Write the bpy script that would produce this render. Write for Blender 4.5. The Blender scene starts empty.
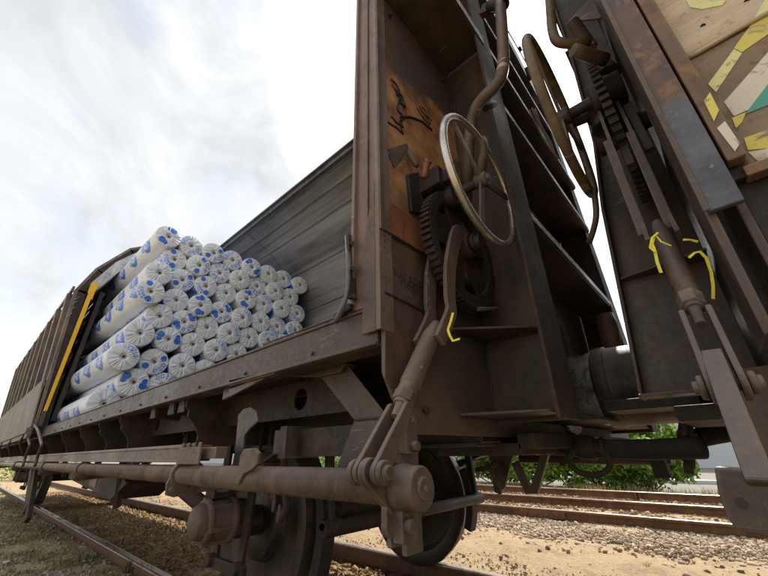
import bpy, bmesh, math, random
import numpy as np
from mathutils import Vector, Matrix
random.seed(7)
rng = np.random.default_rng(7)
scene = bpy.context.scene
COL = scene.collection
D = bpy.data
# ------------------------------------------------------------------ camera
# frame used below: u runs along the track (away to the left), v across the tracks (away from the
# camera side), z up from the rail top.  Blender x = -u, y = v.
CAMH = 0.8
F = 353.943
RU = (-0.73811109, -0.29627197, -0.60614762)
RV = (0.67441164, -0.29869886, -0.67523917)
RZ = (-0.01899884, 0.90719453, -0.42028221)
cam_d = D.cameras.new('camera'); cam = D.objects.new('camera', cam_d); COL.objects.link(cam)
cam_d.sensor_width = 36.0; cam_d.lens = F / 768 * 36.0
cam_d.clip_start = 0.02; cam_d.clip_end = 2000
cam.matrix_world = Matrix(((-RU[0], -RU[1], -RU[2], 0), (RV[0], RV[1], RV[2], 0), (RZ[0], RZ[1], RZ[2], CAMH), (0, 0, 0, 1)))
scene.camera = cam
# ------------------------------------------------------------------ sky and sun
SUN_EL, SUN_DIR = math.radians(49), Vector((-0.10, 1.0, 0))      # sun stands beyond the wagons
world = D.worlds.new('World'); scene.world = world; world.use_nodes = True
wn = world.node_tree; wn.nodes.clear()
def N(nt, kind, **kw):
    n = nt.nodes.new(kind)
    for k, v in kw.items():
        if k in n.inputs: n.inputs[k].default_value = v
        else: setattr(n, k, v)
    return n
sky = N(wn, 'ShaderNodeTexSky', sky_type='NISHITA', sun_disc=False)
sky.sun_elevation = SUN_EL
sky.sun_rotation = math.atan2(SUN_DIR.x, SUN_DIR.y)
tc = N(wn, 'ShaderNodeTexCoord')
mp = N(wn, 'ShaderNodeMapping'); mp.inputs['Scale'].default_value = (1.0, 1.0, 1.25)
mp.inputs['Location'].default_value = (0.35, 0.2, 0.1)
n1 = N(wn, 'ShaderNodeTexNoise', Scale=1.9, Detail=12.0, Roughness=0.58, Distortion=0.4)
n2 = N(wn, 'ShaderNodeTexNoise', Scale=2.6, Detail=12.0, Roughness=0.58, Distortion=0.5)
r1 = N(wn, 'ShaderNodeValToRGB'); r1.color_ramp.elements[0].position = 0.33; r1.color_ramp.elements[1].position = 0.50
r2 = N(wn, 'ShaderNodeValToRGB')
r2.color_ramp.elements[0].position = 0.40; r2.color_ramp.elements[0].color = (5.5, 5.75, 6.0, 1)
r2.color_ramp.elements[1].position = 0.60; r2.color_ramp.elements[1].color = (7.8, 7.85, 7.9, 1)
# clouds get brighter towards the sun
geo = N(wn, 'ShaderNodeVectorMath', operation='DOT_PRODUCT')
sd = Vector((SUN_DIR.x, SUN_DIR.y, math.tan(SUN_EL) * SUN_DIR.length)).normalized()
geo.inputs[1].default_value = sd
mr = N(wn, 'ShaderNodeMapRange'); mr.inputs['From Min'].default_value = 0.78; mr.inputs['From Max'].default_value = 1.0
mr.inputs['To Min'].default_value = 1.0; mr.inputs['To Max'].default_value = 2.4
cm = N(wn, 'ShaderNodeVectorMath', operation='SCALE')
bl = N(wn, 'ShaderNodeVectorMath', operation='SCALE'); bl.inputs['Scale'].default_value = 2.1
mix = N(wn, 'ShaderNodeMixRGB'); bg = N(wn, 'ShaderNodeBackground', Strength=0.1); wo = N(wn, 'ShaderNodeOutputWorld')
L = wn.links.new
L(tc.outputs['Generated'], mp.inputs['Vector']); L(mp.outputs[0], n1.inputs['Vector']); L(mp.outputs[0], n2.inputs['Vector'])
L(n1.outputs['Fac'], r1.inputs[0]); L(n2.outputs['Fac'], r2.inputs[0])
L(tc.outputs['Generated'], geo.inputs[0]); L(geo.outputs['Value'], mr.inputs['Value'])
L(r2.outputs[0], cm.inputs[0]); L(mr.outputs[0], cm.inputs['Scale'])
hs = N(wn, 'ShaderNodeHueSaturation', Saturation=.42)
L(sky.outputs[0], hs.inputs['Color']); L(hs.outputs[0], bl.inputs[0])
L(r1.outputs[0], mix.inputs['Fac']); L(bl.outputs[0], mix.inputs['Color1']); L(cm.outputs[0], mix.inputs['Color2'])
L(mix.outputs[0], bg.inputs['Color']); L(bg.outputs[0], wo.inputs['Surface'])
sl = D.lights.new('sun', 'SUN'); sl.energy = 4.4; sl.angle = math.radians(0.6); sl.color = (1.0, 0.93, 0.82)
so = D.objects.new('sun', sl); COL.objects.link(so); so.rotation_euler = (-sd).to_track_quat('-Z', 'Y').to_euler()
scene.view_settings.view_transform = 'Standard'; scene.view_settings.look = 'None'
scene.view_settings.gamma = 1; scene.view_settings.use_curve_mapping = False
scene.view_settings.exposure = 0.48

# ------------------------------------------------------------------ measuring on real planes
def _dir(px, py):
    c = (px - 384.0, 288.0 - py, -F)
    return tuple(sum(a * b for a, b in zip(r, c)) for r in (RU, RV, RZ))
def V(px, py, v):                      # point of the plane v = const
    d = _dir(px, py); k = v / d[1]; return (d[0] * k, v, d[2] * k + CAMH)
def U(px, py, u):
    d = _dir(px, py); k = u / d[0]; return (u, d[1] * k, d[2] * k + CAMH)
def Z(px, py, z):
    d = _dir(px, py); k = (z - CAMH) / d[2]; return (d[0] * k, d[1] * k, z)
def W(p): return Vector((-p[0], p[1], p[2]))

# ------------------------------------------------------------------ materials
def mat_new(name):
    m = D.materials.new(name); m.use_nodes = True; nt = m.node_tree; nt.nodes.clear()
    o = N(nt, 'ShaderNodeOutputMaterial'); b = N(nt, 'ShaderNodeBsdfPrincipled')
    nt.links.new(b.outputs[0], o.inputs['Surface']); return m, nt, b
def ramp(nt, src, stops):
    r = N(nt, 'ShaderNodeValToRGB'); e = r.color_ramp.elements
    while len(e) < len(stops): e.new(0.5)
    for i, (p, c) in enumerate(stops):
        e[i].position = p; e[i].color = (c[0], c[1], c[2], 1) if hasattr(c, '__len__') else (c, c, c, 1)
    nt.links.new(src, r.inputs[0]); return r.outputs[0]
def mixc(nt, fac, a, b, bt='MIX'):
    m = N(nt, 'ShaderNodeMixRGB', blend_type=bt)
    for i, s in ((0, fac), (1, a), (2, b)):
        if hasattr(s, 'links'): nt.links.new(s, m.inputs[i])
        else: m.inputs[i].default_value = s if i == 0 else (s[0], s[1], s[2], 1)
    return m.outputs[0]
def noise(nt, scale, detail=6, rough=.6, stretch=None, dist=0, src=None):
    n = N(nt, 'ShaderNodeTexNoise', Scale=scale, Detail=detail, Roughness=rough, Distortion=dist)
    g = src if src is not None else N(nt, 'ShaderNodeNewGeometry').outputs['Position']
    if stretch:
        mpn = N(nt, 'ShaderNodeMapping'); mpn.inputs['Scale'].default_value = stretch
        nt.links.new(g, mpn.inputs['Vector']); g = mpn.outputs[0]
    nt.links.new(g, n.inputs['Vector']); return n.outputs['Fac']
def bump(nt, b, h, strength=.3, dist=.01):
    bp = N(nt, 'ShaderNodeBump', Strength=strength, Distance=dist); nt.links.new(h, bp.inputs['Height']); nt.links.new(bp.outputs[0], b.inputs['Normal'])
def math2(nt, op, a, b):
    m = N(nt, 'ShaderNodeMath', operation=op)
    for i, s in enumerate((a, b)):
        if hasattr(s, 'links'): nt.links.new(s, m.inputs[i])
        else: m.inputs[i].default_value = s
    return m.outputs[0]
def steel(name, base, dark=None, rust=(.135, .06, .03), rust_amt=.5, dust=(.26, .2, .155), dust_amt=.55, rough=.62, metal=0.0, scale=1.0, bmp=.22, edge=None, chips=.5):
    m, nt, b = mat_new(name)
    dark = dark or tuple(c * .55 for c in base)
    big = noise(nt, 2.2 * scale, 7, .65); streak = noise(nt, 9 * scale, 6, .6, (1, 1, .16)); fine = noise(nt, 55 * scale, 6, .7)
    c = mixc(nt, ramp(nt, big, [(.38, 0), (.62, 1)]), dark, base)
    run = math2(nt, 'MULTIPLY', ramp(nt, noise(nt, 26 * scale, 5, .6, (1, 1, .07)), [(.50, 0), (.64, 1)]), ramp(nt, noise(nt, 3.1 * scale, 5, .6), [(.44, 0), (.6, 1)]))
    c = mixc(nt, math2(nt, 'MULTIPLY', run, min(1, rust_amt * 1.2)), c, tuple(x * .8 for x in rust))
    soot = math2(nt, 'MULTIPLY', ramp(nt, noise(nt, 7.5 * scale, 8, .72, None, .8), [(.50, 0), (.62, 1)]), .65)
    c = mixc(nt, soot, c, tuple(x * .38 for x in base))
    c = mixc(nt, math2(nt, 'MULTIPLY', ramp(nt, streak, [(.50, 0), (.68, 1)]), .45), c, tuple(min(1, x * 1.55) for x in base))
    mask = ramp(nt, noise(nt, 5.5 * scale, 9, .72, None, .4), [(.52, 0), (.66, 1)])
    c = mixc(nt, math2(nt, 'MULTIPLY', mask, rust_amt), c, mixc(nt, fine, tuple(x * .6 for x in rust), tuple(x * 1.35 for x in rust)))
    # dust that has settled on whatever faces up
    g = N(nt, 'ShaderNodeNewGeometry'); s = N(nt, 'ShaderNodeSeparateXYZ'); nt.links.new(g.outputs['Normal'], s.inputs[0])
    up = N(nt, 'ShaderNodeMapRange'); up.inputs['From Min'].default_value = .25; up.inputs['From Max'].default_value = .9; nt.links.new(s.outputs['Z'], up.inputs['Value'])
    c = mixc(nt, math2(nt, 'MULTIPLY', math2(nt, 'MULTIPLY', up.outputs[0], ramp(nt, fine, [(.3, .5), (.7, 1)])), dust_amt), c, dust)
    # fine grime specks and worn edges
    c = mixc(nt, math2(nt, 'MULTIPLY', ramp(nt, noise(nt, 120 * scale, 4, .7), [(.56, 0), (.7, 1)]), .18), c, dust)
    be = N(nt, 'ShaderNodeBevel', samples=3); be.inputs['Radius'].default_value = .006
    dt = N(nt, 'ShaderNodeVectorMath', operation='DOT_PRODUCT'); nt.links.new(be.outputs[0], dt.inputs[0]); nt.links.new(g.outputs['Normal'], dt.inputs[1])
    ed = ramp(nt, dt.outputs['Value'], [(.80, 1), (.97, 0)])
    c = mixc(nt, math2(nt, 'MULTIPLY', math2(nt, 'MULTIPLY', ed, ramp(nt, noise(nt, 14, 5, .6), [(.35, .15), (.6, 1)])), .75), c, edge or tuple(min(.6, x * 2.4 + .02) for x in base))
    nt.links.new(c, b.inputs['Base Color']); b.inputs['Metallic'].default_value = metal
    # scratches and flaked spots down to pale primer
    sc_ = math2(nt, 'MULTIPLY', ramp(nt, noise(nt, 48 * scale, 3, .5, (.12, .5, 1), 1.2), [(.665, 0), (.69, 1)]), ramp(nt, noise(nt, 4 * scale, 4, .6), [(.52, 0), (.58, 1)]))
    c = mixc(nt, math2(nt, 'MULTIPLY', sc_, chips), c, tuple(min(.7, x * 3 + .05) for x in base))
    nt.links.new(c, b.inputs['Base Color']); b.inputs['Specular IOR Level'].default_value = .38
    nt.links.new(ramp(nt, mixc(nt, .5, fine, big), [(.36, max(.1, rough - .2)), (.64, min(1, rough + .2))]), b.inputs['Roughness'])
    bump(nt, b, mixc(nt, .35, fine, noise(nt, 16 * scale, 6, .6)), bmp, .006)
    return m
M = {}
def alu_mat():
    m, nt, b = mat_new('silver_sheet')
    st = noise(nt, 1.9, 9, .72, (.10, 1, 1), .3); st2 = noise(nt, 16, 6, .65, (.03, 1, 1)); bl_ = noise(nt, 1.6, 7, .65)
    c = mixc(nt, ramp(nt, st, [(.34, 0), (.66, 1)]), (.10, .10, .107), (.46, .46, .465))
    c = mixc(nt, math2(nt, 'MULTIPLY', ramp(nt, st2, [(.50, 0), (.66, 1)]), .6), c, (.08, .078, .078))
    c = mixc(nt, math2(nt, 'MULTIPLY', ramp(nt, bl_, [(.5, 0), (.68, 1)]), .5), c, (.30, .30, .34))
    nt.links.new(c, b.inputs['Base Color']); b.inputs['Metallic'].default_value = .35
    nt.links.new(ramp(nt, st, [(.3, .45), (.7, .26)]), b.inputs['Roughness']); bump(nt, b, mixc(nt, .5, st, st2), .12, .01); return m
M['brown'] = steel('brown_steel', (.086, .060, .045), rough=.46, dust=(.2, .155, .12), rust_amt=.35)
M['flange'] = steel('stanchion_steel', (.075, .046, .03), rough=.7, rust_amt=.5, dust=(.16, .11, .075))
M['railpaint'] = steel('guide_rail_steel', (.125, .078, .062), dark=(.06, .038, .03), rust_amt=.6, rough=.45, chips=1.0)
M['dark'] = steel('dark_steel', (.034, .026, .022), rust_amt=.3, dust_amt=.3)
M['under'] = steel('underframe_steel', (.043, .029, .021), rust_amt=.4, dust=(.17, .125, .09))
M['pipe'] = steel('pipe_steel', (.165, .112, .088), dark=(.075, .052, .042), rust=(.24, .135, .085), rust_amt=.4, dust=(.40, .31, .24), rough=.45, chips=1.0)
M['bar'] = steel('worn_grey_steel', (.115, .083, .064), dark=(.058, .042, .033), rust=(.2, .11, .06), dust=(.34, .29, .25), rough=.5)
M['post'] = steel('post_steel', (.21, .145, .12), dark=(.12, .076, .068), rust=(.21, .11, .05), rust_amt=.45, rough=.42)
M['bright'] = steel('polished_steel', (.62, .57, .52), dark=(.42, .37, .32), rust=(.3, .17, .09), rust_amt=.35, dust_amt=.1, rough=.3, metal=.75, bmp=.12)
M['rustwheel'] = steel('rusty_wheel_steel', (.16, .105, .058), dark=(.07, .046, .03), rust=(.34, .2, .08), rust_amt=.8, dust_amt=.2, rough=.5, metal=.1)
M['greased'] = steel('greased_steel', (.8, .8, .8), dark=(.12, .11, .10), rust=(.02, .016, .013), rust_amt=.9, rough=.3, metal=.0, bmp=.8, scale=2)
M['buffer'] = steel('buffer_steel', (.15, .12, .09), dark=(.06, .047, .036), rust=(.03, .024, .02), rust_amt=.8, rough=.5)
M['blue'] = steel('blue_grey_paint', (.105, .103, .118), dark=(.065, .062, .072), rust=(.17, .08, .04), rust_amt=.25, rough=.4, dust_amt=.3)
def postB_mat():
    m, nt, b = mat_new('two_tone_post_paint')
    g = N(nt, 'ShaderNodeNewGeometry'); s_ = N(nt, 'ShaderNodeSeparateXYZ'); nt.links.new(g.outputs['Position'], s_.inputs[0])
    z = math2(nt, 'ADD', s_.outputs['Z'], math2(nt, 'MULTIPLY', noise(nt, 30, 7, .7), .03))
    mr_ = N(nt, 'ShaderNodeMapRange'); mr_.inputs['From Min'].default_value = 1.345; mr_.inputs['From Max'].default_value = 1.362; nt.links.new(z, mr_.inputs['Value'])
    n1_ = noise(nt, 9, 8, .7); f = noise(nt, 90, 6, .7)
    bl2 = mixc(nt, ramp(nt, n1_, [(.35, 0), (.65, 1)]), (.055, .052, .062), (.13, .13, .155))
    bl2 = mixc(nt, ramp(nt, f, [(.6, 0), (.68, .8)]), bl2, (.24, .21, .18))
    br_ = mixc(nt, ramp(nt, n1_, [(.35, 0), (.65, 1)]), (.06, .036, .028), (.14, .075, .05)); br_ = mixc(nt, ramp(nt, noise(nt, 22, 8, .75), [(.54, 0), (.62, .9)]), br_, (.24, .12, .06))
    nt.links.new(mixc(nt, mr_.outputs[0], bl2, br_), b.inputs['Base Color']); b.inputs['Roughness'].default_value = .42; bump(nt, b, f, .25, .004); return m
M['postB'] = postB_mat()
M['redbrown'] = steel('red_brown_paint', (.105, .064, .048), dark=(.075, .046, .035), rust=(.17, .078, .038), rust_amt=.6, rough=.5)
M['frame'] = steel('rusty_frame_paint', (.2, .12, .075), dark=(.11, .07, .05), rust=(.33, .17, .055), rust_amt=.9, rough=.5)
M['orange'] = steel('ochre_paint', (.30, .115, .05), dark=(.2, .075, .04), rust=(.14, .052, .03), rust_amt=.85, rough=.5, dust=(.42, .25, .15))

M['hose'] = steel('black_rubber', (.02, .019, .018), rust=(.05, .04, .03), rust_amt=.4, dust=(.12, .1, .08), dust_amt=.4, rough=.7)
M['alu'] = alu_mat()
M['alulight'] = steel('pale_lining', (.5, .53, .55), dark=(.42, .44, .46), rust=(.3, .29, .27), rust_amt=.3, rough=.5)
M['shellside'] = steel('faded_brown_side', (.2, .155, .125), dark=(.11, .085, .07), rust=(.3, .22, .11), rust_amt=.5, rough=.55, dust=(.4, .33, .28))
M['railside'] = steel('rusty_rail', (.17, .085, .045), dark=(.11, .055, .03), rust=(.24, .12, .05), rust_amt=.6, rough=.7, dust=(.34, .22, .13))
M['railhead'] = steel('worn_rail_head', (.36, .28, .22), dark=(.27, .2, .15), rust=(.25, .14, .08), rust_amt=.45, rough=.32, metal=.5, dust_amt=.2)

def endwall_mat():
    m, nt, b = mat_new('rust_stained_end_wall')
    g = N(nt, 'ShaderNodeNewGeometry'); s = N(nt, 'ShaderNodeSeparateXYZ'); nt.links.new(g.outputs['Position'], s.inputs[0])
    wob = math2(nt, 'MULTIPLY', math2(nt, 'SUBTRACT', noise(nt, 5, 8, .7), .5), .34)
    # worn ochre area: below the upper shelf, near the post
    a = math2(nt, 'ADD', s.outputs['Y'], wob)
    m1 = ramp(nt, a, [(1.13, 1), (1.20, 0)])
    zz = math2(nt, 'ADD', math2(nt, 'SUBTRACT', s.outputs['Z'], math2(nt, 'MULTIPLY', s.outputs['Y'], 0.25)), math2(nt, 'MULTIPLY', wob, 1.2))
    mz = N(nt, 'ShaderNodeMapRange'); mz.inputs['From Min'].default_value = 1.0; mz.inputs['From Max'].default_value = 3.0; nt.links.new(zz, mz.inputs['Value'])
    m2 = ramp(nt, mz.outputs[0], [(.02, 0), (.2, .45), (.26, 1), (.50, 1), (.53, 0)])
    mask = math2(nt, 'MULTIPLY', m1, m2)
    fine = noise(nt, 60, 6, .7); mid = noise(nt, 7, 8, .65)
    ochre = mixc(nt, ramp(nt, mid, [(.38, 0), (.62, 1)]), (.20, .078, .042), (.56, .28, .11))
    ochre = mixc(nt, math2(nt, 'MULTIPLY', ramp(nt, fine, [(.5, 0), (.7, 1)]), .4), ochre, (.52, .31, .17))
    brown = mixc(nt, ramp(nt, noise(nt, 2.5, 7, .65), [(.35, 0), (.65, 1)]), (.06, .043, .035), (.12, .082, .062))
    streak = ramp(nt, noise(nt, 14, 5, .6, (1, 1, .1)), [(.52, 0), (.66, 1)])
    brown = mixc(nt, math2(nt, 'MULTIPLY', streak, .5), brown, (.17, .07, .03))
    c = mixc(nt, mask, brown, ochre)
    c = mixc(nt, math2(nt, 'MULTIPLY', ramp(nt, noise(nt, 130, 4, .7), [(.57, 0), (.7, 1)]), .3), c, (.25, .18, .13))
    nt.links.new(c, b.inputs['Base Color']); nt.links.new(ramp(nt, fine, [(.3, .45), (.7, .75)]), b.inputs['Roughness'])
    bump(nt, b, mixc(nt, .4, fine, mid), .35, .006)
    return m
M['endwall'] = endwall_mat()
def plain(name, col, rough=.6, var=.25, sc=20):
    m, nt, b = mat_new(name)
    c = mixc(nt, noise(nt, sc, 5, .65), tuple(x * (1 - var) for x in col), tuple(min(1, x * (1 + var)) for x in col))
    nt.links.new(c, b.inputs['Base Color']); b.inputs['Roughness'].default_value = rough
    bump(nt, b, noise(nt, sc * 3, 4, .6), .2, .004); return m
M['ink'] = plain('black_marker', (.018, .014, .013), .7)
M['yellow'] = plain('yellow_paint', (.80, .45, .015), .45, .15, 12)
M['tape'] = plain('yellow_plastic', (.74, .60, .03), .35, .45, 60)
M['fadedink'] = plain('faded_stencil_paint', (.045, .028, .02), .7)
M['film'] = plain('creased_grey_film', (.10, .095, .095), .22, .5, 40)
M['core'] = plain('cardboard', (.40, .34, .28), .8)
def spray(name, col):
    m, nt, b = mat_new(name)
    wear = ramp(nt, noise(nt, 34, 9, .75, None, .6), [(.34, 0), (.44, 1)])
    grain = noise(nt, 40, 5, .6, (.15, 1, 1))
    c = mixc(nt, wear, mixc(nt, grain, (.16, .12, .085), (.32, .26, .19)), mixc(nt, noise(nt, 9, 5, .6), tuple(x * .75 for x in col), col))
    nt.links.new(c, b.inputs['Base Color']); b.inputs['Roughness'].default_value = .55; bump(nt, b, grain, .3, .004); return m
M['sp_yellow'] = spray('yellow_spray_paint', (.82, .68, .14)); M['sp_cream'] = spray('cream_spray_paint', (.78, .69, .54)); M['sp_teal'] = spray('teal_spray_paint', (.10, .38, .30))
M['sp_pale'] = spray('pale_yellow_spray_paint', (.85, .78, .34))
def wood(name, a, b_, c_):
    m, nt, b = mat_new(name)
    g = noise(nt, 14, 9, .7, (.12, 1, 1), .8); st = noise(nt, 3.5, 8, .7)
    c = mixc(nt, ramp(nt, g, [(.35, 0), (.65, 1)]), a, b_)
    c = mixc(nt, ramp(nt, st, [(.5, 0), (.62, 1)]), c, c_)
    c = mixc(nt, math2(nt, 'MULTIPLY', ramp(nt, noise(nt, 70, 5, .7), [(.55, 0), (.68, 1)]), .5), c, (.06, .04, .028))
    nt.links.new(c, b.inputs['Base Color']); b.inputs['Roughness'].default_value = .8; bump(nt, b, g, .6, .006); return m
M['wood_pale'] = wood('pale_weathered_plank', (.46, .34, .23), (.68, .54, .39), (.40, .28, .17))
M['wood_brown'] = wood('brown_weathered_plank', (.20, .135, .09), (.32, .23, .155), (.34, .17, .06))
M['sleeper'] = wood('sleeper_wood', (.07, .05, .035), (.15, .11, .08), (.1, .08, .05))
def roll_mat():
    m, nt, b = mat_new('printed_white_film')
    at = N(nt, 'ShaderNodeVertexColor', layer_name='print')
    tcn = N(nt, 'ShaderNodeTexCoord').outputs['Object']
    w = noise(nt, 16, 6, .6, (1.0, 1, 1), .4, tcn)
    c = mixc(nt, math2(nt, 'MULTIPLY', ramp(nt, w, [(.35, 0), (.75, 1)]), .30), at.outputs['Color'], (.40, .44, .52))
    nt.links.new(c, b.inputs['Base Color']); b.inputs['Roughness'].default_value = .3
    b.inputs['Subsurface Weight'].default_value = .0
    bump(nt, b, mixc(nt, .4, w, noise(nt, 40, 5, .65, None, .6, tcn)), .9, .010); return m
M['roll'] = roll_mat()
def ground_mat():
    m, nt, b = mat_new('track_ground')
    g = N(nt, 'ShaderNodeNewGeometry'); s = N(nt, 'ShaderNodeSeparateXYZ'); nt.links.new(g.outputs['Position'], s.inputs[0])
    fine = noise(nt, 38, 8, .75); mid = noise(nt, 5, 8, .7); big = noise(nt, .9, 6, .6)
    sand = mixc(nt, ramp(nt, fine, [(.3, 0), (.7, 1)]), (.26, .175, .09), (.53, .39, .225))
    sand = mixc(nt, math2(nt, 'MULTIPLY', ramp(nt, mid, [(.50, 0), (.60, 1)]), .6), sand, (.24, .155, .085))
    sand = mixc(nt, math2(nt, 'MULTIPLY', ramp(nt, noise(nt, 95, 5, .8), [(.54, 0), (.62, 1)]), .7), sand, (.13, .085, .05))
    soil = mixc(nt, ramp(nt, fine, [(.32, 0), (.68, 1)]), (.20, .14, .075), (.66, .52, .33))
    moss = mixc(nt, fine, (.15, .14, .03), (.40, .33, .10))
    soil = mixc(nt, math2(nt, 'MULTIPLY', ramp(nt, mid, [(.47, 0), (.58, 1)]), .75), soil, moss)
    soil = mixc(nt, ramp(nt, big, [(.56, 0), (.64, 1)]), soil, mixc(nt, fine, (.22, .20, .17), (.42, .39, .34)))
    yy = math2(nt, 'ADD', s.outputs['Y'], math2(nt, 'MULTIPLY', math2(nt, 'SUBTRACT', mid, .5), .5))
    mr_ = N(nt, 'ShaderNodeMapRange'); mr_.inputs['From Min'].default_value = 1.35; mr_.inputs['From Max'].default_value = 2.1; nt.links.new(yy, mr_.inputs['Value'])
    c = mixc(nt, mr_.outputs[0], soil, sand)
    far = N(nt, 'ShaderNodeMapRange'); far.inputs['From Min'].default_value = 9.6; far.inputs['From Max'].default_value = 10.8; nt.links.new(yy, far.inputs['Value'])
    c = mixc(nt, far.outputs[0], c, mixc(nt, fine, (.16, .15, .12), (.30, .28, .24)))
    nt.links.new(c, b.inputs['Base Color']); b.inputs['Roughness'].default_value = .95
    bump(nt, b, mixc(nt, .5, fine, noise(nt, 14, 8, .7)), .9, .03); return m
M['ground'] = ground_mat()
def stone_mat(name, a, b_):
    m, nt, b = mat_new(name)
    at = N(nt, 'ShaderNodeAttribute', attribute_name='tint')
    c = mixc(nt, at.outputs['Fac'], a, b_)
    c = mixc(nt, math2(nt, 'MULTIPLY', noise(nt, 60, 5, .7), .5), c, (.2, .13, .08))
    nt.links.new(c, b.inputs['Base Color']); b.inputs['Roughness'].default_value = .9; return m
M['stone'] = stone_mat('ballast_stone', (.14, .095, .06), (.60, .48, .34))
M['stone_brown'] = stone_mat('stained_ballast_stone', (.14, .085, .04), (.46, .30, .14))
def leaf_mat(name, a, b_):
    m, nt, b = mat_new(name)
    at = N(nt, 'ShaderNodeAttribute', attribute_name='tint')
    nt.links.new(mixc(nt, at.outputs['Fac'], a, b_), b.inputs['Base Color']); b.inputs['Roughness'].default_value = .5
    tr = N(nt, 'ShaderNodeBsdfTranslucent'); nt.links.new(mixc(nt, at.outputs['Fac'], a, b_), tr.inputs['Color'])
    mx = N(nt, 'ShaderNodeMixShader', Fac=.35); nt.links.new(b.outputs[0], mx.inputs[1]); nt.links.new(tr.outputs[0], mx.inputs[2])
    nt.links.new(mx.outputs[0], [n for n in nt.nodes if n.type == 'OUTPUT_MATERIAL'][0].inputs['Surface']); return m
M['leaf'] = leaf_mat('shrub_leaf', (.06, .14, .015), (.34, .50, .07))
M['grass'] = leaf_mat('grass_blade', (.07, .10, .02), (.30, .32, .09))
M['drygrass'] = leaf_mat('dry_grass_blade', (.16, .12, .05), (.38, .32, .16))
M['shrubstem'] = plain('shrub_stem', (.12, .085, .05), .85)
M['cladding'] = plain('pale_cladding', (.55, .57, .60), .5, .06, 3)

# ------------------------------------------------------------------ geometry builder
class MB:
    def __init__(s): s.bm = bmesh.new()
    def poly(s, pts, off):                 # outline extruded by vector off (u,v,z)
        o = W(off); a = [s.bm.verts.new(W(p)) for p in pts]; b = [s.bm.verts.new(W(p) + o) for p in pts]; n = len(a)
        s.bm.faces.new(a); s.bm.faces.new(b[::-1])
        for i in range(n): s.bm.faces.new((a[i], b[i], b[(i + 1) % n], a[(i + 1) % n]))
        return s
    def box(s, u, v, z): return s.poly([(u[0], v[0], z[0]), (u[1], v[0], z[0]), (u[1], v[1], z[0]), (u[0], v[1], z[0])], (0, 0, z[1] - z[0]))
    def beam(s, p0, p1, w, h, up=(0, 0, 1)):
        a, b = W(p0), W(p1); d = (b - a).normalized(); upv = W(up); sd_ = d.cross(upv).normalized() * (w / 2); uu = sd_.cross(d).normalized() * (h / 2)
        q = [a + sd_ + uu, a - sd_ + uu, a - sd_ - uu, a + sd_ - uu]; r = [x + (b - a) for x in q]
        A = [s.bm.verts.new(x) for x in q]; B = [s.bm.verts.new(x) for x in r]
        s.bm.faces.new(A); s.bm.faces.new(B[::-1])
        for i in range(4): s.bm.faces.new((A[i], B[i], B[(i + 1) % 4], A[(i + 1) % 4]))
        return s
    def rings(s, rings, closed=False, caps=True):
        R_ = [[s.bm.verts.new(p) for p in r] for r in rings]; n = len(R_[0]); m = len(R_)
        for i in range(m if closed else m - 1):
            a, b = R_[i], R_[(i + 1) % m]
            for j in range(n):
                f = s.bm.faces.new((a[j], a[(j + 1) % n], b[(j + 1) % n], b[j])); f.smooth = True
        if caps and not closed: s.bm.faces.new(R_[0][::-1]); s.bm.faces.new(R_[-1])
        return s
    def lathe(s, p0, p1, prof, seg=32, caps=True):     # prof: (distance from p0 along p0->p1, radius)
        a, b = W(p0), W(p1); d = (b - a).normalized(); x = d.orthogonal().normalized(); y = d.cross(x)
        return s.rings([[a + d * t + (x * math.cos(k * 2 * math.pi / seg) + y * math.sin(k * 2 * math.pi / seg)) * r for k in range(seg)] for t, r in prof], caps=caps)
    def cyl(s, p0, p1, r, seg=24):
        l = (W(p1) - W(p0)).length; c = min(r * .12, l * .2)
        return s.lathe(p0, p1, [(0, r - c), (c, r), (l - c, r), (l, r - c)], seg)
    def tube(s, pts, r, seg=14, round_=.0, closed=False):
        P = [W(p) for p in pts]
        if round_ > 0 and not closed:
            Q = [P[0]]
            for i in range(1, len(P) - 1):
                a, b, c = P[i - 1], P[i], P[i + 1]; la = min(round_, (a - b).length * .45); lc = min(round_, (c - b).length * .45)
                s0 = b + (a - b).normalized() * la; s1 = b + (c - b).normalized() * lc
                for k in range(7): t = k / 6; Q.append(s0 * (1 - t) ** 2 + b * 2 * t * (1 - t) + s1 * t * t)
            Q.append(P[-1]); P = Q
        n = len(P); rings = []; ref = None
        for i in range(n):
            if closed: d = (P[(i + 1) % n] - P[i - 1])
            else: d = P[min(i + 1, n - 1)] - P[max(i - 1, 0)]
            d.normalize()
            if ref is None: ref = d.orthogonal().normalized()
            ref = (ref - d * ref.dot(d)).normalized(); y = d.cross(ref)
            rr = r(i / (n - 1)) if callable(r) else r
            rings.append([P[i] + (ref * math.cos(2 * math.pi * k / seg) + y * math.sin(2 * math.pi * k / seg)) * rr for k in range(seg)])
        return s.rings(rings, closed)
    def torus_u(s, c, R, r, seg=72, ts=16):            # ring standing in the plane u = const
        return s.tube([(c[0], c[1] + R * math.cos(2 * math.pi * k / seg), c[2] + R * math.sin(2 * math.pi * k / seg)) for k in range(seg)], r, ts, closed=True)
    def build(s, name, m, parent=None, bevel=.0025):
        bmesh.ops.recalc_face_normals(s.bm, faces=s.bm.faces)
        me = D.meshes.new(name); s.bm.to_mesh(me); s.bm.free()
        me.materials.append(M[m] if isinstance(m, str) else m)
        o = D.objects.new(name, me); COL.objects.link(o)
        if bevel:
            b = o.modifiers.new('bevel', 'BEVEL'); b.width = bevel; b.segments = 2; b.limit_method = 'ANGLE'; b.angle_limit = math.radians(50); b.harden_normals = False
        if parent is not None:
            o.parent = parent
            pw = Matrix.Identity(4); q = parent
            while q is not None: pw = Matrix.Translation(q.location) @ pw; q = q.parent
            me.transform(pw.inverted())
        return o
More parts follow.
